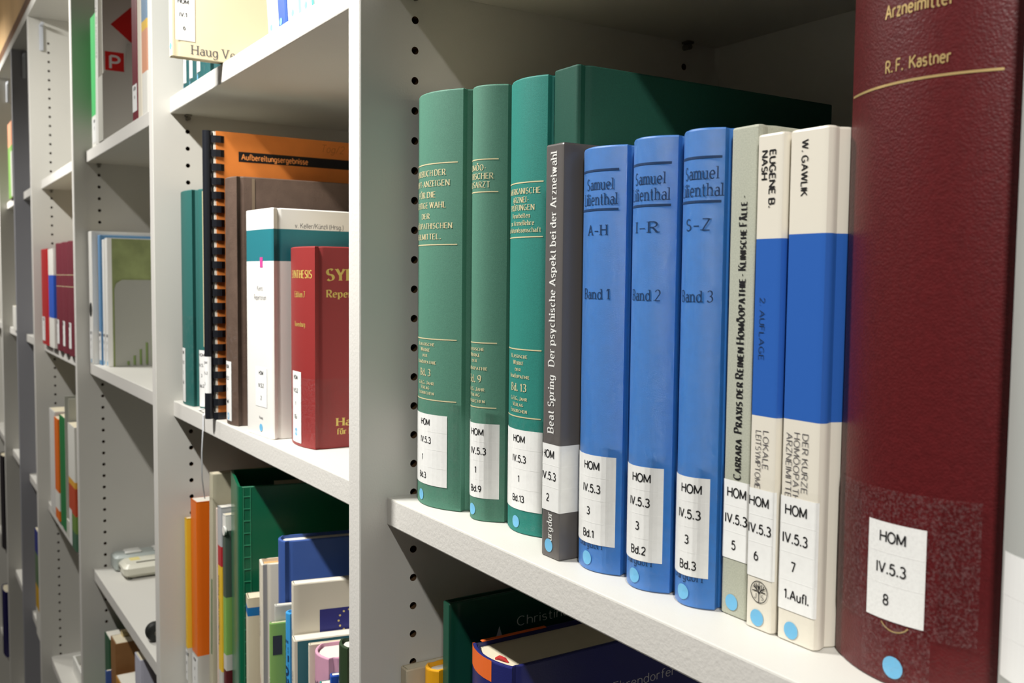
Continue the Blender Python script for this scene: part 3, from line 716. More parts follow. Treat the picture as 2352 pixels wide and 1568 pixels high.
so.rect('label', [LAB, LABL], -3, 8, 28, 66, .2); so.text('label_text', INKG, 'HOM', 1, 60, 2.6, 6, e=.3); so.text('label_text', INKG, 'IV.5.2', 1, 49, 2.6, 7, e=.3); so.text('label_text', INKG, '3', 1, 38, 2.6, e=.3)
so.disc('sticker_dot', BLUEDOT, -5.5, 13, 3.5, .25)
so.done()

k = Book('hardcover_book', 'brown leatherette book with worn hinge between the orange report and white book', -396, -357.3, 22.5, ZM, 247.5, 185, mat('brown_leatherette', (92, 75, 65), .42, .4, bump=(700, .4, 'noise'), var=(90, .12)), 'r', 4, group=GS, pages=PAPER)
k.rect('worn_hinge', mat('worn_board', (142, 124, 104), .7, .2), 19, 22, 1, 246, .3, 0, 'side')
k.call_label(('HOM', 'IV.5.1', '1', 'Kupf'), -18, 8, 4, 64, uc=-3, cap=3.6, tape=(-19, 19, 2, 99), dot=(-1, 8.5)); k.done()
TEAL = mat('teal_print', (40, 114, 124), .34, .45)
k = Book('hardcover_book', 'white glossy book with teal band between the brown and brick red books', -324, -262.2, 26.5, ZM, 211.4, 190, mat('white_gloss', (236, 234, 228), .3, .5), 'f', 2.2, bands=[(163.4, mat('white_gloss', (236, 234, 228))), (192.6, TEAL), (211.4, MATS['white_gloss'])], group=GS, pages=PAPERW, rz=5)
k.rect('magenta_mark', mat('magenta_print', (190, 70, 140), .4, .3), 4.5, 11, 157.5, 167, .2)
k.text('spine_lettering', INKG, 'Kents', 4.5, 138.4, 4.6, 13, wt=.09); k.text('spine_lettering', INKG, 'Repertorium', 4.5, 130, 4.6, 27, wt=.09)
k.text('cover_lettering', INK, 'v. Keller/Künzli (Hrsg.)', 23, 196.2, 4.3, 49, face='side', align='l', wt=.1)
k.call_label(('HOM', 'IV.5.2', '2'), -7, 19, 28, 65, uc=6, cap=3.6, tape=False, dot=(5, 8.2))
k.text('publisher_mark', INKG, 'Haug', 5, 17.8, 2.6, 8, serif=True)
k.done()
RED = mat('red_cloth_cover', (140, 46, 45), .42, .4, bump=(1200, .2, 'weave'))
k = Book('hardcover_book', 'brick red book with gold lettering, partly hidden by the main side panel', -253.6, -194.4, 38.5, ZM, 175.4, 170, RED, 'r', 5.5, group=GS)
GY = mat('yellow_foil', (226, 204, 110), .35, .4, metal=.3)
k.text('spine_lettering', GY, 'SYNTHESIS', 6, 151.5, 6.6, 40, serif=True, wt=.2); k.text('spine_lettering', GY, 'Edition 7', 6, 134, 5, 20, serif=True); k.text('spine_lettering', GY, 'Ravensburg', 6, 108, 4, 20, serif=True)
k.text('cover_lettering', GY, 'SYNTHESIS', 16.4, 151.2, 9.8, 76, face='side', align='l', serif=True, wt=.26, e=.2)
k.text('cover_lettering', GY, 'Repertorium', 16.4, 134.9, 6.2, 48, face='side', align='l', serif=True, wt=.24, e=.2)
k.text('cover_lettering', GY, 'Haug', 25.5, 23, 6.8, 26, face='side', align='l', serif=True, wt=.24, e=.2); k.text('cover_lettering', GY, 'für Homöopathie', 25.5, 14.6, 5, 52, face='side', align='l', serif=True, wt=.22, e=.2)
k.call_label(('HOM', 'IV.5.2', '1', '1.Ex'), -13, 9, 3, 66, uc=-3, cap=3.5, tape=False, dot=(-2, 12))
k.rect('clear_tape', TAPEH, -33, 34, 2, 61, .4); k.rect('clear_tape', TAPEH, 5, 150, 2, 61, .35, 0, 'side'); k.done()

# second bay, upper shelf: set of teal books, the protruding cream book and a row of leaning white books
GU = 'books on the upper shelf of the second bay'
ZU = 38.7
for i, (x0, x1, n) in enumerate(((-573, -541, 'first teal cloth volume under the jutting cream book, beside the side panel'), (-539.5, -508, 'middle teal cloth volume of three behind the jutting cream book'), (-506.5, -462, 'third teal cloth volume, nearest the jutting cream book'))):
    k = Book('hardcover_book', n, x0, x1, 27-i*1.5, ZU, 240, 165, cloth('dark_teal_cloth', (34, 82, 84)), 'r', 7, group=GU)
    k.call_label(('HOM', 'IV.1', str(2+i)), -16, 6, 10, 52, uc=-5, cap=3.6, tape=(-17, 16, 2, 58), dot=(-4, 5)); k.done()
k = Book('hardcover_book', 'cream book jutting out past the front edge of the upper shelf', -387.5, -377, -29, ZU, 235, 175, mat('cream_cover', (218, 206, 174), .5, .3, bump=(900, .15, 'weave')), 'f', .8, group=GU)
k.text('cover_lettering', INKG, 'Haug Verlag', 19, 8.3, 8.6, 62, face='side', align='l', serif=True, wt=.13)
k.call_label(('HOM', 'IV.1', '6'), 3.5, 22, 16, 58, uc=(11, 11, 12), cap=3.7, tape=False, face='side', pitch=12.5)
k.disc('sticker_dot', BLUEDOT, 1.2, 10, 3.4, .3, 'S'); k.done()
BLU = mat('blue_stripe_print', (36, 74, 150), .35, .4); AQ = mat('aqua_print', (120, 190, 204), .4, .4)
for x0, x1, m_, st, lab in (
    (-262, -236, MATS['white_gloss'], None, 'white book leaning left against the jutting cream book'),
    (-234.5, -213, BLU, None, 'bright blue spined book leaning among white books on the upper shelf'),
    (-211.5, -178, MATS['white_gloss'], (10.5, 15.5, AQ), 'leaning white book with thin aqua stripe on its spine'),
    (-176.5, -152, MATS['white_gloss'], (9.5, 12, mat('sea_green_print', (60, 140, 136), .4, .4)), 'leaning white book with sea green edge on its spine'),
    (-150.5, -122, MATS['white_gloss'], (11.5, 13.8, INKG), 'leaning white book with dark grey spine edge, near the panel'),
    (-120, -70, MATS['white_gloss'], None, 'thick leaning white book, right end of the upper row')):
    k = Book('hardcover_book', lab, x0, x1, 27, ZU, 240, 160, m_, 'f', 2.0, group=GU, lean=-9)
    if st: k.rect('spine_stripe', st[2], st[0], st[1], .5, 239, .2)
    k.disc('sticker_dot', BLUEDOT, -3, 7, 3, .25); k.done()

# second bay, lower shelf
GE = 'books on the lower shelf of the second bay'
ORG = mat('orange_cover', (232, 112, 22), .4, .4); YEL = mat('yellow_cover', (226, 184, 48), .45, .35)
k = Book('paperback_book', 'thin yellow booklet beside the side panel on the lower shelf', -592, -583, 30, ZL, 218, 120, C_WHG, 's', bands=[(58, C_WHG), (217.6, YEL), (218, YEL)], group=GE); k.call_label(('HOM', 'III', '4'), -4, 4, 18, 56, cap=3.4, tape=False); k.done()
k = Book('paperback_book', 'orange softcover book, left of the tall pale grey folder', -582, -556, 35, ZL, 243, 130, ORG, 's', bands=[(56, C_WHG), (242.6, ORG), (243, ORG)], group=GE, pages=PAPERW); k.call_label(('HOM', 'III', '5'), -12.5, 12.5, 10, 54, cap=3.6, tape=False); k.done()
k = Book('booklet_folder', 'tall pale grey folder leaning beside the orange softcover with a curled sheet', -534, -521, 42, ZL, 284, 205, mat('pale_folder', (190, 184, 160), .55, .3), 's', group=GE, lean=2.1, cat='folder')
k.rect('green_strip', mat('leaf_green_print', (66, 112, 64), .5, .3), 2.5, 6, 70, 160, .15)
mb = MB(); mb.loft([[(11.6, 20+3*i, 240+i*5), (12.2+.35*i*i*.4, 48+2*i, 262+3*i), (11.7, 52+2*i, 262+3*i), (11.4, 24+3*i, 240+i*5)] for i in range(4)]); mb.build('curled_sheet', C_WH, k.root)
k.done()
k = Book('paperback_book', 'slim pale pink book behind the yellow and white paperback', -506, -501, 44, ZL, 246, 140, mat('pale_pink_card', (214, 196, 184), .5, .3), 's', group=GE); k.done()
k = Book('paperback_book', 'yellow paperback with red band and pale grey top, tucked by the green and white book', -499, -485, 44, ZL, 250, 140, YEL, 's', bands=[(60, C_WHG), (182, YEL), (205, mat('red_print', (176, 44, 52), .4, .3)), (249.6, mat('silver_print', (176, 178, 180), .35, .4)), (250, MATS['silver_print'])], group=GE, pages=PAPERW)
k.text('spine_lettering', INKG, 'Handbuch der Praxis', -4, 130, 3.4, 80, rot=1, wt=.14); k.done()
t2 = k
LG = mat('light_green_cover', (128, 172, 88), .45, .35); DGR = mat('dark_grey_green_cover', (72, 86, 76), .45, .35)
k = Book('ring_binder', 'slim light green ring binder with white pocket holes left of the big green binder', -483, -472, 45, ZL, 244, 200, LG, 's', bands=[(66, mat('maroon_print', (92, 30, 34), .5, .3)), (84, C_WHG), (150, LG), (226, DGR), (243.6, C_WH), (244, C_WH)], group=GE, cat='binder')
mb = MB(); mb.tube([(2.5, -1.2, 226), (2.5, 1.2, 226)], [5.2, 5.2], 16); mb.build('finger_ring', mat('white_plastic', (228, 228, 222), .35, .5), k.root); k.done()
# big green ring binder: two stiff covers, a stitched spine, paper inside
t = thing('ring_binder', 'big dark green ring binder with stitched hinge line on the lower shelf', 'binder', -420, 40, ZL, GE, rz=-12)
GRB = mat('green_vinyl', (14, 102, 70), .28, .5, bump=(500, .08, 'noise'))
mb = MB(); 
for xx in (-47.5, 44.9): mb.box(xx, xx+2.6, 3, 235, 0, 296, 0, .8)
mb.build('cover', GRB, t)
mb = MB(); P = [(-47.5, 4), (-46.5, 1.2), (-42, 0), (42, 0), (46.5, 1.2), (47.5, 4), (44.9, 4), (43, 2.6), (-43, 2.6), (-44.9, 4)]
mb.prism(P, 0, 296); mb.build('spine', GRB, t)
mb = MB(); mb.box(47.5, 47.9, 5, 5.6, 2, 294); mb.box(47.5, 47.9, 12, 12.6, 2, 294)
for i in range(23): mb.box(47.5, 47.9, 5.6, 12, 8+12.6*i, 8.8+12.6*i)
mb.build('stitched_hinge', mat('green_vinyl_edge', (60, 150, 112), .3, .5), t, smooth=False)
mb = MB(); mb.box(-22, 20, 44, 222, 6, 286); mb.build('paper_stack', PAPER, t, smooth=False)
mb = MB(); mb.tube([(-10, 22+18*math.cos(a), 230+18*math.sin(a)) for a in [i*math.pi/12 for i in range(25)]], 1.6, 8); mb.build('ring', PIN, t)
BEI = mat('beige_cover', (206, 196, 172), .5, .3); GW = mat('warm_white_cover', (222, 214, 196), .45, .35)
k = Book('paperback_book', 'beige paperback with blue band right of the big green binder', -336, -318, 24, ZL, 198, 130, BEI, 's', bands=[(180, BEI), (188.5, mat('band_blue', (24, 106, 168), .45, .35)), (197.6, BEI), (198, BEI)], rz=-12, group=GE, pages=PAPER); k.done()
k = Book('hardcover_book', 'off white hardcover with faint red spine lettering beside the royal blue hardcover', -314, -293, 30, ZL, 237, 170, GW, 'f', 1.5, rz=-12, group=GE, pages=mat('tan_pages', (204, 162, 110), .8, .1))
RI = mat('faint_red_print', (190, 120, 104), .5, .3)
k.text('spine_lettering', INKG, 'Kunst', -3, 176, 5, 24, rot=1, wt=.1); k.text('spine_lettering', RI, 'Lehrbuch der Heilkunde', -2, 70, 6, 110, rot=1, wt=.1)
k.rect('red_mark', mat('dark_red_print', (150, 46, 60), .5, .3), 50, 58, 183, 184.6, .15, 0, 'side'); k.done()
k = Book('hardcover_book', 'royal blue hardcover with creased hinge and white pages on the lower shelf', -286, -262.5, 38, ZL, 265, 190, mat('royal_blue_cloth', (62, 92, 160), .45, .4, bump=(1200, .15, 'weave')), 'r', 4.5, rz=-12, group=GE, pages=PAPERW); k.done()
k = Book('paperback_book', 'thin grey white brochure standing before the royal blue hardcover', -262, -256.2, 29, ZL, 208, 150, C_WHG, 's', rz=-12, group=GE, pages=PAPERW); k.done()
k = Book('paperback_book', 'small pale green paperback with dark square near its top', -256, -251.5, 22.2, ZL, 194, 120, mat('pale_green_cover', (140, 182, 104), .45, .3), 's', rz=-12, group=GE, pages=PAPER)
k.rect('dark_square', C_SLATE, 2.6, 11, 164, 182, .15, 0, 'side'); k.text('spine_lettering', WHITEINK, 'Heilpflanzen', 0, 118, 4, 50, rot=1); k.done()
k = Book('paperback_book', 'bright blue book with black vertical lettering Gesundheitsmedizin', -246.5, -235, 33, ZL, 206, 150, mat('bright_blue_cover', (64, 156, 220), .35, .4), 'r', 3, rz=-12, group=GE, pages=PAPERW)
k.text('spine_lettering', NAVYINK, 'Gesundheitsmedizin', .3, 106, 8.2, 146, rot=1, wt=.2, slant=.12); k.done()
k = Book('paperback_book', 'white brochure with blue flag of yellow stars on its cover', -233, -222, 34.5, ZL, 236.5, 155, GW, 's', rz=-12, group=GE, pages=PAPERW)
k.rect('flag_print', mat('flag_blue', (44, 46, 122), .45, .35), 23.5, 84, 187, 211, .14, 0, 'side')
st = mat('flag_yellow', (226, 206, 130), .5, .3)
for i in range(12):
    a = i*math.pi/6; k.disc('flag_star#%d' % i, st, 50+9.5*math.cos(a), 199+9.5*math.sin(a), .95, .3, 'side')
k.text('spine_lettering', INKG, 'Public Health in Europe', -1.5, 150, 3.4, 86, rot=1, wt=.12); k.done()
k = Book('paperback_book', 'white spined book with teal cover in front of the flag brochure', -221, -207, 30, ZL, 191, 150, GW, 's', rz=-12, group=GE, pages=PAPERW)
k.rect('teal_cover_print', mat('teal_cover', (74, 130, 142), .45, .35), 3, 149, 1, 190, .14, 0, 'side'); k.text('spine_lettering', INKG, 'Naturheilkunde heute', -1, 106, 4, 110, rot=1, wt=.12); k.done()
k = Book('paperback_book', 'narrow cream and green paperback left of the pink book', -194, -188.5, 36, ZL, 192, 110, GW, 's', bands=[(150, mat('sea_green_cover', (44, 140, 120), .4, .35)), (191.6, GW), (192, GW)], rz=-12, group=GE); k.done()
k = Book('hardcover_book', 'pink book with round spine and white page block on the lower shelf', -188, -150, 33.5, ZL, 193, 150, mat('pink_cover', (212, 158, 182), .4, .4), 'r', 8, rz=-12, group=GE, pages=PAPERW)
k.text('spine_lettering', INKG, 'Gesundheit', 2, 168, 4.6, 22, serif=True, slant=.2); k.done()
k = Book('paperback_book', 'small turquoise paperback between the pink book and thin blue book', -147, -135, 27, ZL, 177, 110, mat('turquoise_cover', (40, 150, 144), .4, .35), 's', rz=-12, group=GE, pages=PAPERW); k.done()
k = Book('paperback_book', 'thin cobalt blue booklet beside the turquoise paperback', -132.6, -126.5, 31, ZL, 188, 110, mat('cobalt_cover', (36, 84, 186), .35, .4), 's', rz=-12, group=GE, pages=PAPERW); k.done()
k = Book('hardcover_book', 'dark olive green book with white top edge beside the main side panel', -125, -101, 32, ZL, 219, 150, mat('olive_green_cloth', (48, 66, 42), .45, .35, bump=(1000, .2, 'weave')), 'r', 4, rz=-12, group=GE, pages=PAPERW)
k.text('spine_lettering', WHITEINK, 'Heilkräuter', -4, 176, 5, 60, rot=1, slant=.2); k.done()
k = Book('paperback_book', 'small crimson paperback at the lower right corner of the second bay', -99, -80, 25, ZL, 176, 110, mat('crimson_cover', (170, 26, 72), .4, .35), 's', rz=-12, group=GE, pages=PAPER); k.done()
# ------------------------------------------------------------------ third bay (between the second and third side panels)
GC = 'items on the upper shelf of the third bay'
BG = mat('bright_green_cover', (86, 196, 116), .35, .4); DG = mat('forest_green_cover', (26, 124, 62), .35, .4)
k = Book('paperback_book', 'bright green spined folder on the upper shelf of the third bay', -1150, -1101, 24, ZU, 214, 160, BG, 's', bands=[(52, C_WH), (213.6, BG), (214, BG)], group=GC)
k.rect('dark_green_cover_print', DG, 4, 158, 30, 213, .15, 0, 'side'); k.call_label(('HOM', '12'), -20, 20, 8, 48, cap=5, tape=False); k.done()
k = Book('paperback_book', 'thin white book leaning on the grey magazine file with the red arrow', -1097, -1074, 21, ZU, 256, 150, MATS['white_gloss'], 's', group=GC, lean=3)
k.text('spine_lettering', INK, 'Zeitschrift für Therapie', -.5, 190, 6, 110, rot=1); k.done()
t = thing('magazine_file', 'grey magazine file holding a brochure with red arrow and letter P', 'magazine file', -1040, 19, ZU, GC)
GRY = mat('grey_plastic', (182, 180, 170), .5, .35)
SP = [(0, 0), (0, 100), (5, 107), (33, 107), (37, 151), (150, 200), (230, 205), (230, 0)]
mb = MB()
for xx in (-20, 18):
    n = len(SP); mb.add([(xx, p[0], p[1]) for p in SP]+[(xx+2, p[0], p[1]) for p in SP], [tuple(range(n)), tuple(range(2*n-1, n-1, -1))]+[(i, n+i, n+(i+1) % n, (i+1) % n) for i in range(n)])
mb.box(-18, 18, 0, 2, 0, 100); mb.box(-18, 18, 228, 230, 0, 205); mb.box(-18, 18, 2, 228, 0, 2); mb.build('file_box', GRY, t, smooth=False)
tb = thing('brochure', 'pale brochure with red arrow and red P square inside the grey magazine file', 'brochure', -1032, 22, ZU+2.1, GC)
mb = MB(); mb.box(-1.5, 1.5, 0, 200, 0, 262); mb.build('sheets', mat('pale_brochure_paper', (230, 226, 216), .5, .3), tb, smooth=False)
so = SideOnly(tb, 1.5)
RD = mat('signal_red', (218, 38, 34), .45, .35)
so.rect('red_square', RD, 3, 31, 107, 136, .1, 0, 'side'); so.text('letter', WHITEINK, 'P', 17.5, 120, 19, 13, face='side', wt=.17, e=.25)
mbk = so.lay('red_arrow', RD); mbk.add([so.side(12, 178, .1), so.side(45, 151, .1), so.side(56, 150, .1), so.side(56, 220, .1), so.side(46, 212, .1)], [(0, 1, 2, 3, 4)]); so.done()
BUR2 = mat('wine_red_cover', (110, 24, 40), .4, .35)
k = Book('hardcover_book', 'thin wine red book at the right of the upper shelf, third bay', -817, -783, 22, ZU, 230, 160, BUR2, 'f', 1.5, group=GC); k.call_label(('HOM', '14'), -14, 14, 12, 48, cap=5, tape=False); k.done()
k = Book('paperback_book', 'slim cream book beside the wine red one on the upper shelf', -779, -757, 22, ZU, 240, 150, GW, 's', group=GC); k.done()
PEA = mat('peach_cover', (214, 150, 116), .45, .35); PB = mat('dusty_blue_cover', (112, 146, 176), .45, .35)
k = Book('paperback_book', 'pale book banded blue, yellow and peach beside the second side panel', -754, -722, 22, ZU, 235, 150, PEA, 's', bands=[(54, C_WH), (108, PEA), (120, YEL), (234.6, PB), (235, PB)], group=GC); k.done()
GD = 'binders and files on the middle shelf of the third bay'
t = k = Book('ring_binder', 'white lever arch binder with finger hole beside the third side panel', -1186, -1150, 20, ZM, 224, 195, MATS['white_gloss'], 's', group=GD, cat='binder')
mb = MB(); N = 24
mb.tube([(2, -.5, 92), (2, .3, 92)], [12, 12], N); mb.build('finger_hole', mat('finger_hole_dark', (34, 34, 30), .6, .2), k.root)
k.call_label(('HOM', 'IV', '2'), -14, 14, 8, 58, cap=5, tape=False, dot=(0, 5)); k.done()
k = Book('hardcover_book', 'sky blue book between the white binder and two slim white books', -1148, -1128, 29, ZM, 217, 190, mat('sky_blue_cover', (96, 142, 186), .4, .4), 'f', 1.2, group=GD); k.call_label(('HOM', 'IV', '3'), -9, 9, 8, 56, cap=5, tape=False, dot=(0, 5)); k.done()
k = Book('paperback_book', 'left one of two slim white books on the binder shelf', -1126, -1107.5, 32, ZM, 209, 170, MATS['white_gloss'], 's', group=GD); k.call_label(('HOM', 'IV', '4'), -8, 8, 8, 56, cap=4.5, tape=False, dot=(0, 5)); k.done()
k = Book('paperback_book', 'slim white book with marbled green cover behind the grey bookend', -1106, -1086, 33, ZM, 211, 175, MATS['white_gloss'], 's', group=GD)
k.rect('marbled_cover_print', mat('marbled_green', (140, 150, 100), .55, .25, var=(30, .2)), 7, 174, 0, 210, .15, 0, 'side'); k.call_label(('HOM', 'IV', '5'), -8, 8, 8, 56, cap=4.5, tape=False, dot=(0, 5)); k.done()
t = thing('bookend', 'grey metal bookend plate with row of green slots beside slim white books', 'bookend', -1084.6, 43, ZM, GD)
pl = [(0, 0), (0, 128), (3, 137), (12, 143), (132, 143), (138, 140), (140, 134), (140, 0)]
mb = MB(); n = len(pl); mb.add([(0, p[0], p[1]) for p in pl]+[(1.2, p[0], p[1]) for p in pl], [tuple(range(n)), tuple(range(2*n-1, n-1, -1))]+[(i, n+i, n+(i+1) % n, (i+1) % n) for i in range(n)])
mb.box(1.2, 4, 0, 140, 0, 1.0); mb.build('plate', mat('grey_painted_steel', (160, 160, 150), .5, .35), t, smooth=False)
for i, h_ in enumerate((9, 18, 28, 39, 50, 62)):
    mb = MB(); mb.tube([(1.25, 20+9.8*i, 3), (1.25, 20+9.8*i, h_)], 1.9, 8); mb.build('green_slot', mat('moss_green', (120, 140, 84), .6, .2), t)
GEE = 'devices on the open shelf of the third bay'
WP = mat('ivory_plastic', (222, 220, 204), .35, .45); GP = mat('grey_device_plastic', (186, 194, 190), .4, .4)
t = thing('desk_calculator', 'ivory plastic device with dark top groove lying nearest on the open shelf', 'calculator', -1114, 100, ZL, GEE)
mb = MB(); mb.box(-28, 28, -48, 105, 2.5, 25, 0, 6); mb.build('body', WP, t)
mb = MB(); mb.box(10, 16, -26, 98, 24.8, 25.3); mb.build('groove', mat('dark_slot', (84, 84, 72), .4, .4), t, smooth=False)
mb = MB(); mb.box(-20, -2, -32, -16, 24.9, 25.4, 0, .2); mb.build('sticker', mat('pale_yellow_sticker', (226, 212, 140), .5, .3), t)
mb = MB(); mb.box(-22, -4, -48.3, -47.9, 10, 15); mb.build('battery_slot', MATS['dark_slot'], t, smooth=False)
for a in (-20, 20):
    for b_ in (-38, 94):
        mb = MB(); mb.tube([(a, b_, .2), (a, b_, 2.9)], 4, 10); mb.build('foot', MATS['dark_slot'], t)
t = thing('remote_control', 'grey device with white buttons lying beside the ivory one', 'remote control', -1166, 100, ZL, GEE)
mb = MB(); mb.box(-19, 21, -52, 105, 0.3, 27, 0, 4); mb.build('body', GP, t)
for x, y, wx, wy in ((-6, -20, 5, 14), (9, -20, 5, 14), (9, 20, 5, 6), (-6, 20, 5, 6), (9, 37, 5, 6), (-6, 37, 5, 6), (9, 54, 5, 6)):
    mb = MB(); mb.box(x-wx, x+wx, y-wy, y+wy, 26.8, 31, 0, 1.8); mb.build('button', MATS['white_plastic'], t)
t = thing('plastic_knob', 'small round black knob at the front edge of the open shelf', 'knob', -786, 36, ZL, GEE)
mb = MB(); mb.tube([(-9, 0, 13.5), (-7, 0, 13.5), (0, 0, 13.5), (7, 0, 13.5), (9, 0, 13.5)], [9, 12.5, 13.4, 12.5, 9], 20); mb.build('rim', mat('black_rubber', (28, 30, 28), .5, .4), t)
mb = MB(); mb.tube([(8.8, 0, 13.5), (10.5, 0, 13.5)], [3.4, 2.6], 12); mb.build('hub', PIN, t)
GI = 'books on the lowest visible shelf of the third bay'
ZI = -1042.8
k = Book('hardcover_book', 'green book with lighter lower half on the lowest visible shelf', -1150, -1102, 30, ZI, 259, 160, DG, 's', bands=[(150, mat('lime_green_cover', (110, 176, 62), .45, .35)), (190, BG), (258.6, mat('bottle_green_cover', (26, 84, 52), .4, .35)), (259, MATS['bottle_green_cover'])], group=GI, pages=PAPERW); k.done()
k = Book('paperback_book', 'brown cardboard folder with rolled top edge beside the green book', -1094, -1050, 30, ZI, 270, 170, mat('kraft_cardboard', (146, 104, 62), .6, .25, var=(20, .15)), 's', group=GI, pages=PAPER, cat='folder')
mb = MB(); mb.tube([(-14, 16, 270), (-14, 40, 270)], 9, 14); mb.build('rolled_edge', mat('cream_roll', (216, 198, 150), .6, .3), k.root); k.done()
k = Book('paperback_book', 'slim blue pamphlet between the green book and brown folder', -1101.4, -1095, 22, ZI, 210, 140, NBm if False else mat('pamphlet_blue', (70, 100, 170), .45, .3), 's', group=GI); k.done()
k = Book('paperback_book', 'ochre book with pale top in front of the brown folder', -1030, -975, 26, ZI, 226, 140, mat('ochre_cover', (196, 140, 62), .45, .35), 's', group=GI, pages=PAPERW); k.done()
k = Book('paperback_book', 'white book standing right of the ochre one', -972, -930, 20, ZI, 226, 140, GW, 's', group=GI, pages=PAPERW); k.done()
k = Book('paperback_book', 'tall pale lavender folder cut off by the open shelf', -888, -850, 28, ZI, 312, 200, mat('lavender_card', (196, 196, 210), .5, .3), 's', group=GI, cat='folder'); k.done()
k = Book('hardcover_book', 'dark maroon book at the right end of the lowest visible shelf', -800, -740, 40, ZI, 300, 200, mat('maroon_cover', (72, 24, 22), .45, .35), 'f', 1.5, group=GI); k.done()

# ------------------------------------------------------------------ fourth bay
GF = 'books on the middle shelf of the fourth bay'
BR = mat('bright_red_cover', (178, 30, 34), .4, .4); WIN = mat('faded_wine_cover', (112, 42, 54), .5, .35, bump=(900, .3, 'weave'))
k = Book('hardcover_book', 'bright red book, leftmost in the row of the fourth bay', -1752, -1640, 12, ZM, 206, 170, BR, 'f', 1.5, group=GF); k.call_label(('HOM', 'II', '1'), -50, -2, 8, 60, cap=7, tape=False); k.done()
k = Book('hardcover_book', 'white book with blue middle band beside the bright red one', -1632, -1560, 12, ZM, 205, 170, C_WH, 's', bands=[(62, C_WH), (150, mat('band_royal_blue', (52, 92, 190), .4, .35)), (204.6, C_WH), (205, C_WH)], group=GF); k.done()
for i, (x0, x1, n) in enumerate(((-1546, -1468, 'first of three faded wine red volumes, nearest the white and blue book'), (-1466, -1392, 'middle one of three faded wine red volumes'), (-1390, -1314, 'last of three faded wine red volumes, touching the third side panel'))):
    k = Book('hardcover_book', n, x0, x1, 12, ZM, 213, 170, WIN, 'r', 7, group=GF); k.call_label(('HOM', 'II', str(4+i)), -26, 14, 14, 62, cap=7, tape=False)
    for zz in (150, 128): k.rect('gold_rule', GOLD, -38, 38, zz, zz+1, .2)
    k.done()
GH = 'files and books on the lower shelf of the fourth bay'
def mag_file(x0, x1, y, z0, h, lab, m_, grp):
    t = thing('magazine_file', lab, 'magazine file', (x0+x1)/2, y, z0, grp); w_ = (x1-x0)/2
    SPp = [(0, 0), (0, h), (115, h), (230, h), (230, 0)]; mbx = MB(); n = len(SPp)
    for xx in (-w_, w_-2): mbx.add([(xx, p[0], p[1]) for p in SPp]+[(xx+2, p[0], p[1]) for p in SPp], [tuple(range(n)), tuple(range(2*n-1, n-1, -1))]+[(i, n+i, n+(i+1) % n, (i+1) % n) for i in range(n)])
    mbx.box(-w_+2, w_-2, 0, 2, 0, h*.12); mbx.box(-w_+2, w_-2, 228, 230, 0, h); mbx.box(-w_+2, w_-2, 2, 228, 0, 2); mbx.build('file_box', m_, t, smooth=False)
k = Book('paperback_book', 'wide white file box, leftmost on the lower shelf of the fourth bay', -1712, -1630, 18, ZL, 222, 200, mat('white_file', (214, 212, 208), .5, .3), 's', group=GH, cat='file box'); k.done()
k = Book('paperback_book', 'orange booklet beside the white file box, fourth bay', -1622, -1566, 16, ZL, 214, 160, ORG, 's', bands=[(22, ORG), (60, C_WH), (213, ORG), (214, ORG)], group=GH); k.done()
k = Book('paperback_book', 'dark green book between the orange booklet and grey file', -1545, -1460, 16, ZL, 228, 160, DG, 's', group=GH)
k.rect('grey_pocket', GRY, 4, 150, 0, 120, .3, 0, 'side'); k.done()
mag_file(-1452, -1396, 14, ZL, 275, 'pale grey magazine file on the lower shelf, fourth bay', mat('pale_file', (204, 204, 192), .5, .3), GH)
RB = mat('rust_red_cover', (190, 76, 46), .45, .35)
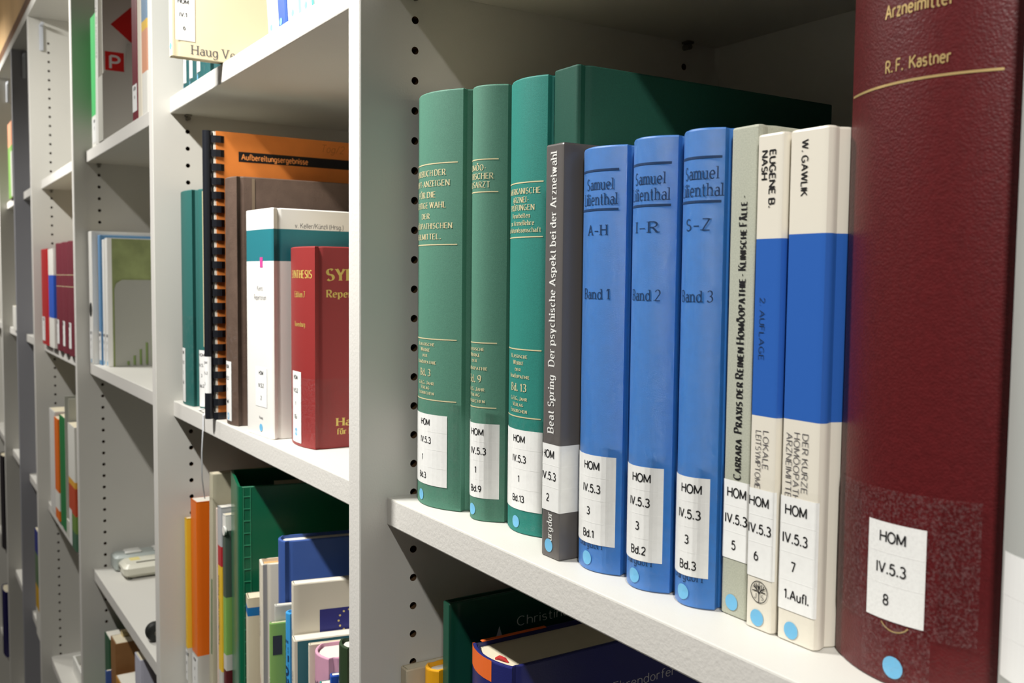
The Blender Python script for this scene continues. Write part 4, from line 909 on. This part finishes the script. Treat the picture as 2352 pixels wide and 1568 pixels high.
k = Book('paperback_book', 'white book with rust red and green landscape bands, by the third side panel', -1386, -1308, 10, ZL, 232, 150, C_WH, 's', bands=[(34, mat('sea_landscape', (74, 110, 88), .45, .35)), (66, mat('meadow_green', (112, 142, 70), .45, .35)), (118, RB), (130, mat('amber_print', (222, 164, 60), .45, .35)), (231.5, C_WH), (232, C_WH)], group=GH)
k.rect('white_label', LAB, -36, -4, 2, 70, .3); k.done()
t = thing('document_tray', 'white document tray on the lowest visible shelf of the fourth bay', 'document tray', -1560, 160, ZI)
mb = MB(); mb.box(-110, 110, -110, 130, 0, 3)
mb.build('tray_floor', MATS['white_plastic'], t, smooth=False)
for a in ((-110, -106, -110, 130), (106, 110, -110, 130), (-106, 106, 126, 130), (-106, 106, -110, -106)):
    mb = MB(); mb.box(a[0], a[1], a[2], a[3], 3, 34); mb.build('tray_rim', MATS['white_plastic'], t, smooth=False)
mb = MB(); mb.box(-100, 100, -100, 120, 3.2, 14); mb.build('paper_stack', PAPERW, t, smooth=False)
# ------------------------------------------------------------------ the far bays
k = Book('hardcover_book', 'upright book banded navy, green and yellow beyond the fourth side panel', -1960, -1900, 10, ZI, 262, 150, DGR, 's', bands=[(70, C_WH), (128, mat('mustard_print', (206, 160, 40), .45, .35)), (206, mat('dull_green_print', (96, 120, 88), .45, .35)), (261.5, mat('indigo_print', (40, 50, 130), .45, .35)), (262, MATS['indigo_print'])]); k.done()
k = Book('hardcover_book', 'tall book with orange top and green lower part in the far bay', -2430, -2330, 14, ZU, 205, 150, LG, 's', bands=[(140, LG), (204.5, PEA), (205, PEA)]); k.done()
k = Book('hardcover_book', 'slim white book beside the orange and green one in the far bay', -2322, -2295, 10, ZU, 120, 150, C_WH, 's'); k.done()
k = Book('hardcover_book', 'small white box file on the middle shelf of the far bay', -2400, -2300, 14, ZM, 66, 150, C_WH, 's', cat='file box'); k.done()
GX = 'dark volumes at the far left end'
k = Book('hardcover_book', 'navy volume at the far left edge of the picture, lowest', -2930, -2830, 8, -1403.8, 215, 170, mat('deep_navy_cover', (26, 22, 84), .4, .4), 'r', 6, group=GX); k.done()
k = Book('hardcover_book', 'black volume at the far left edge of the picture, one shelf up', -2890, -2800, 8, ZI, 300, 170, mat('black_cover', (30, 24, 30), .4, .4), 'r', 6, group=GX); k.done()
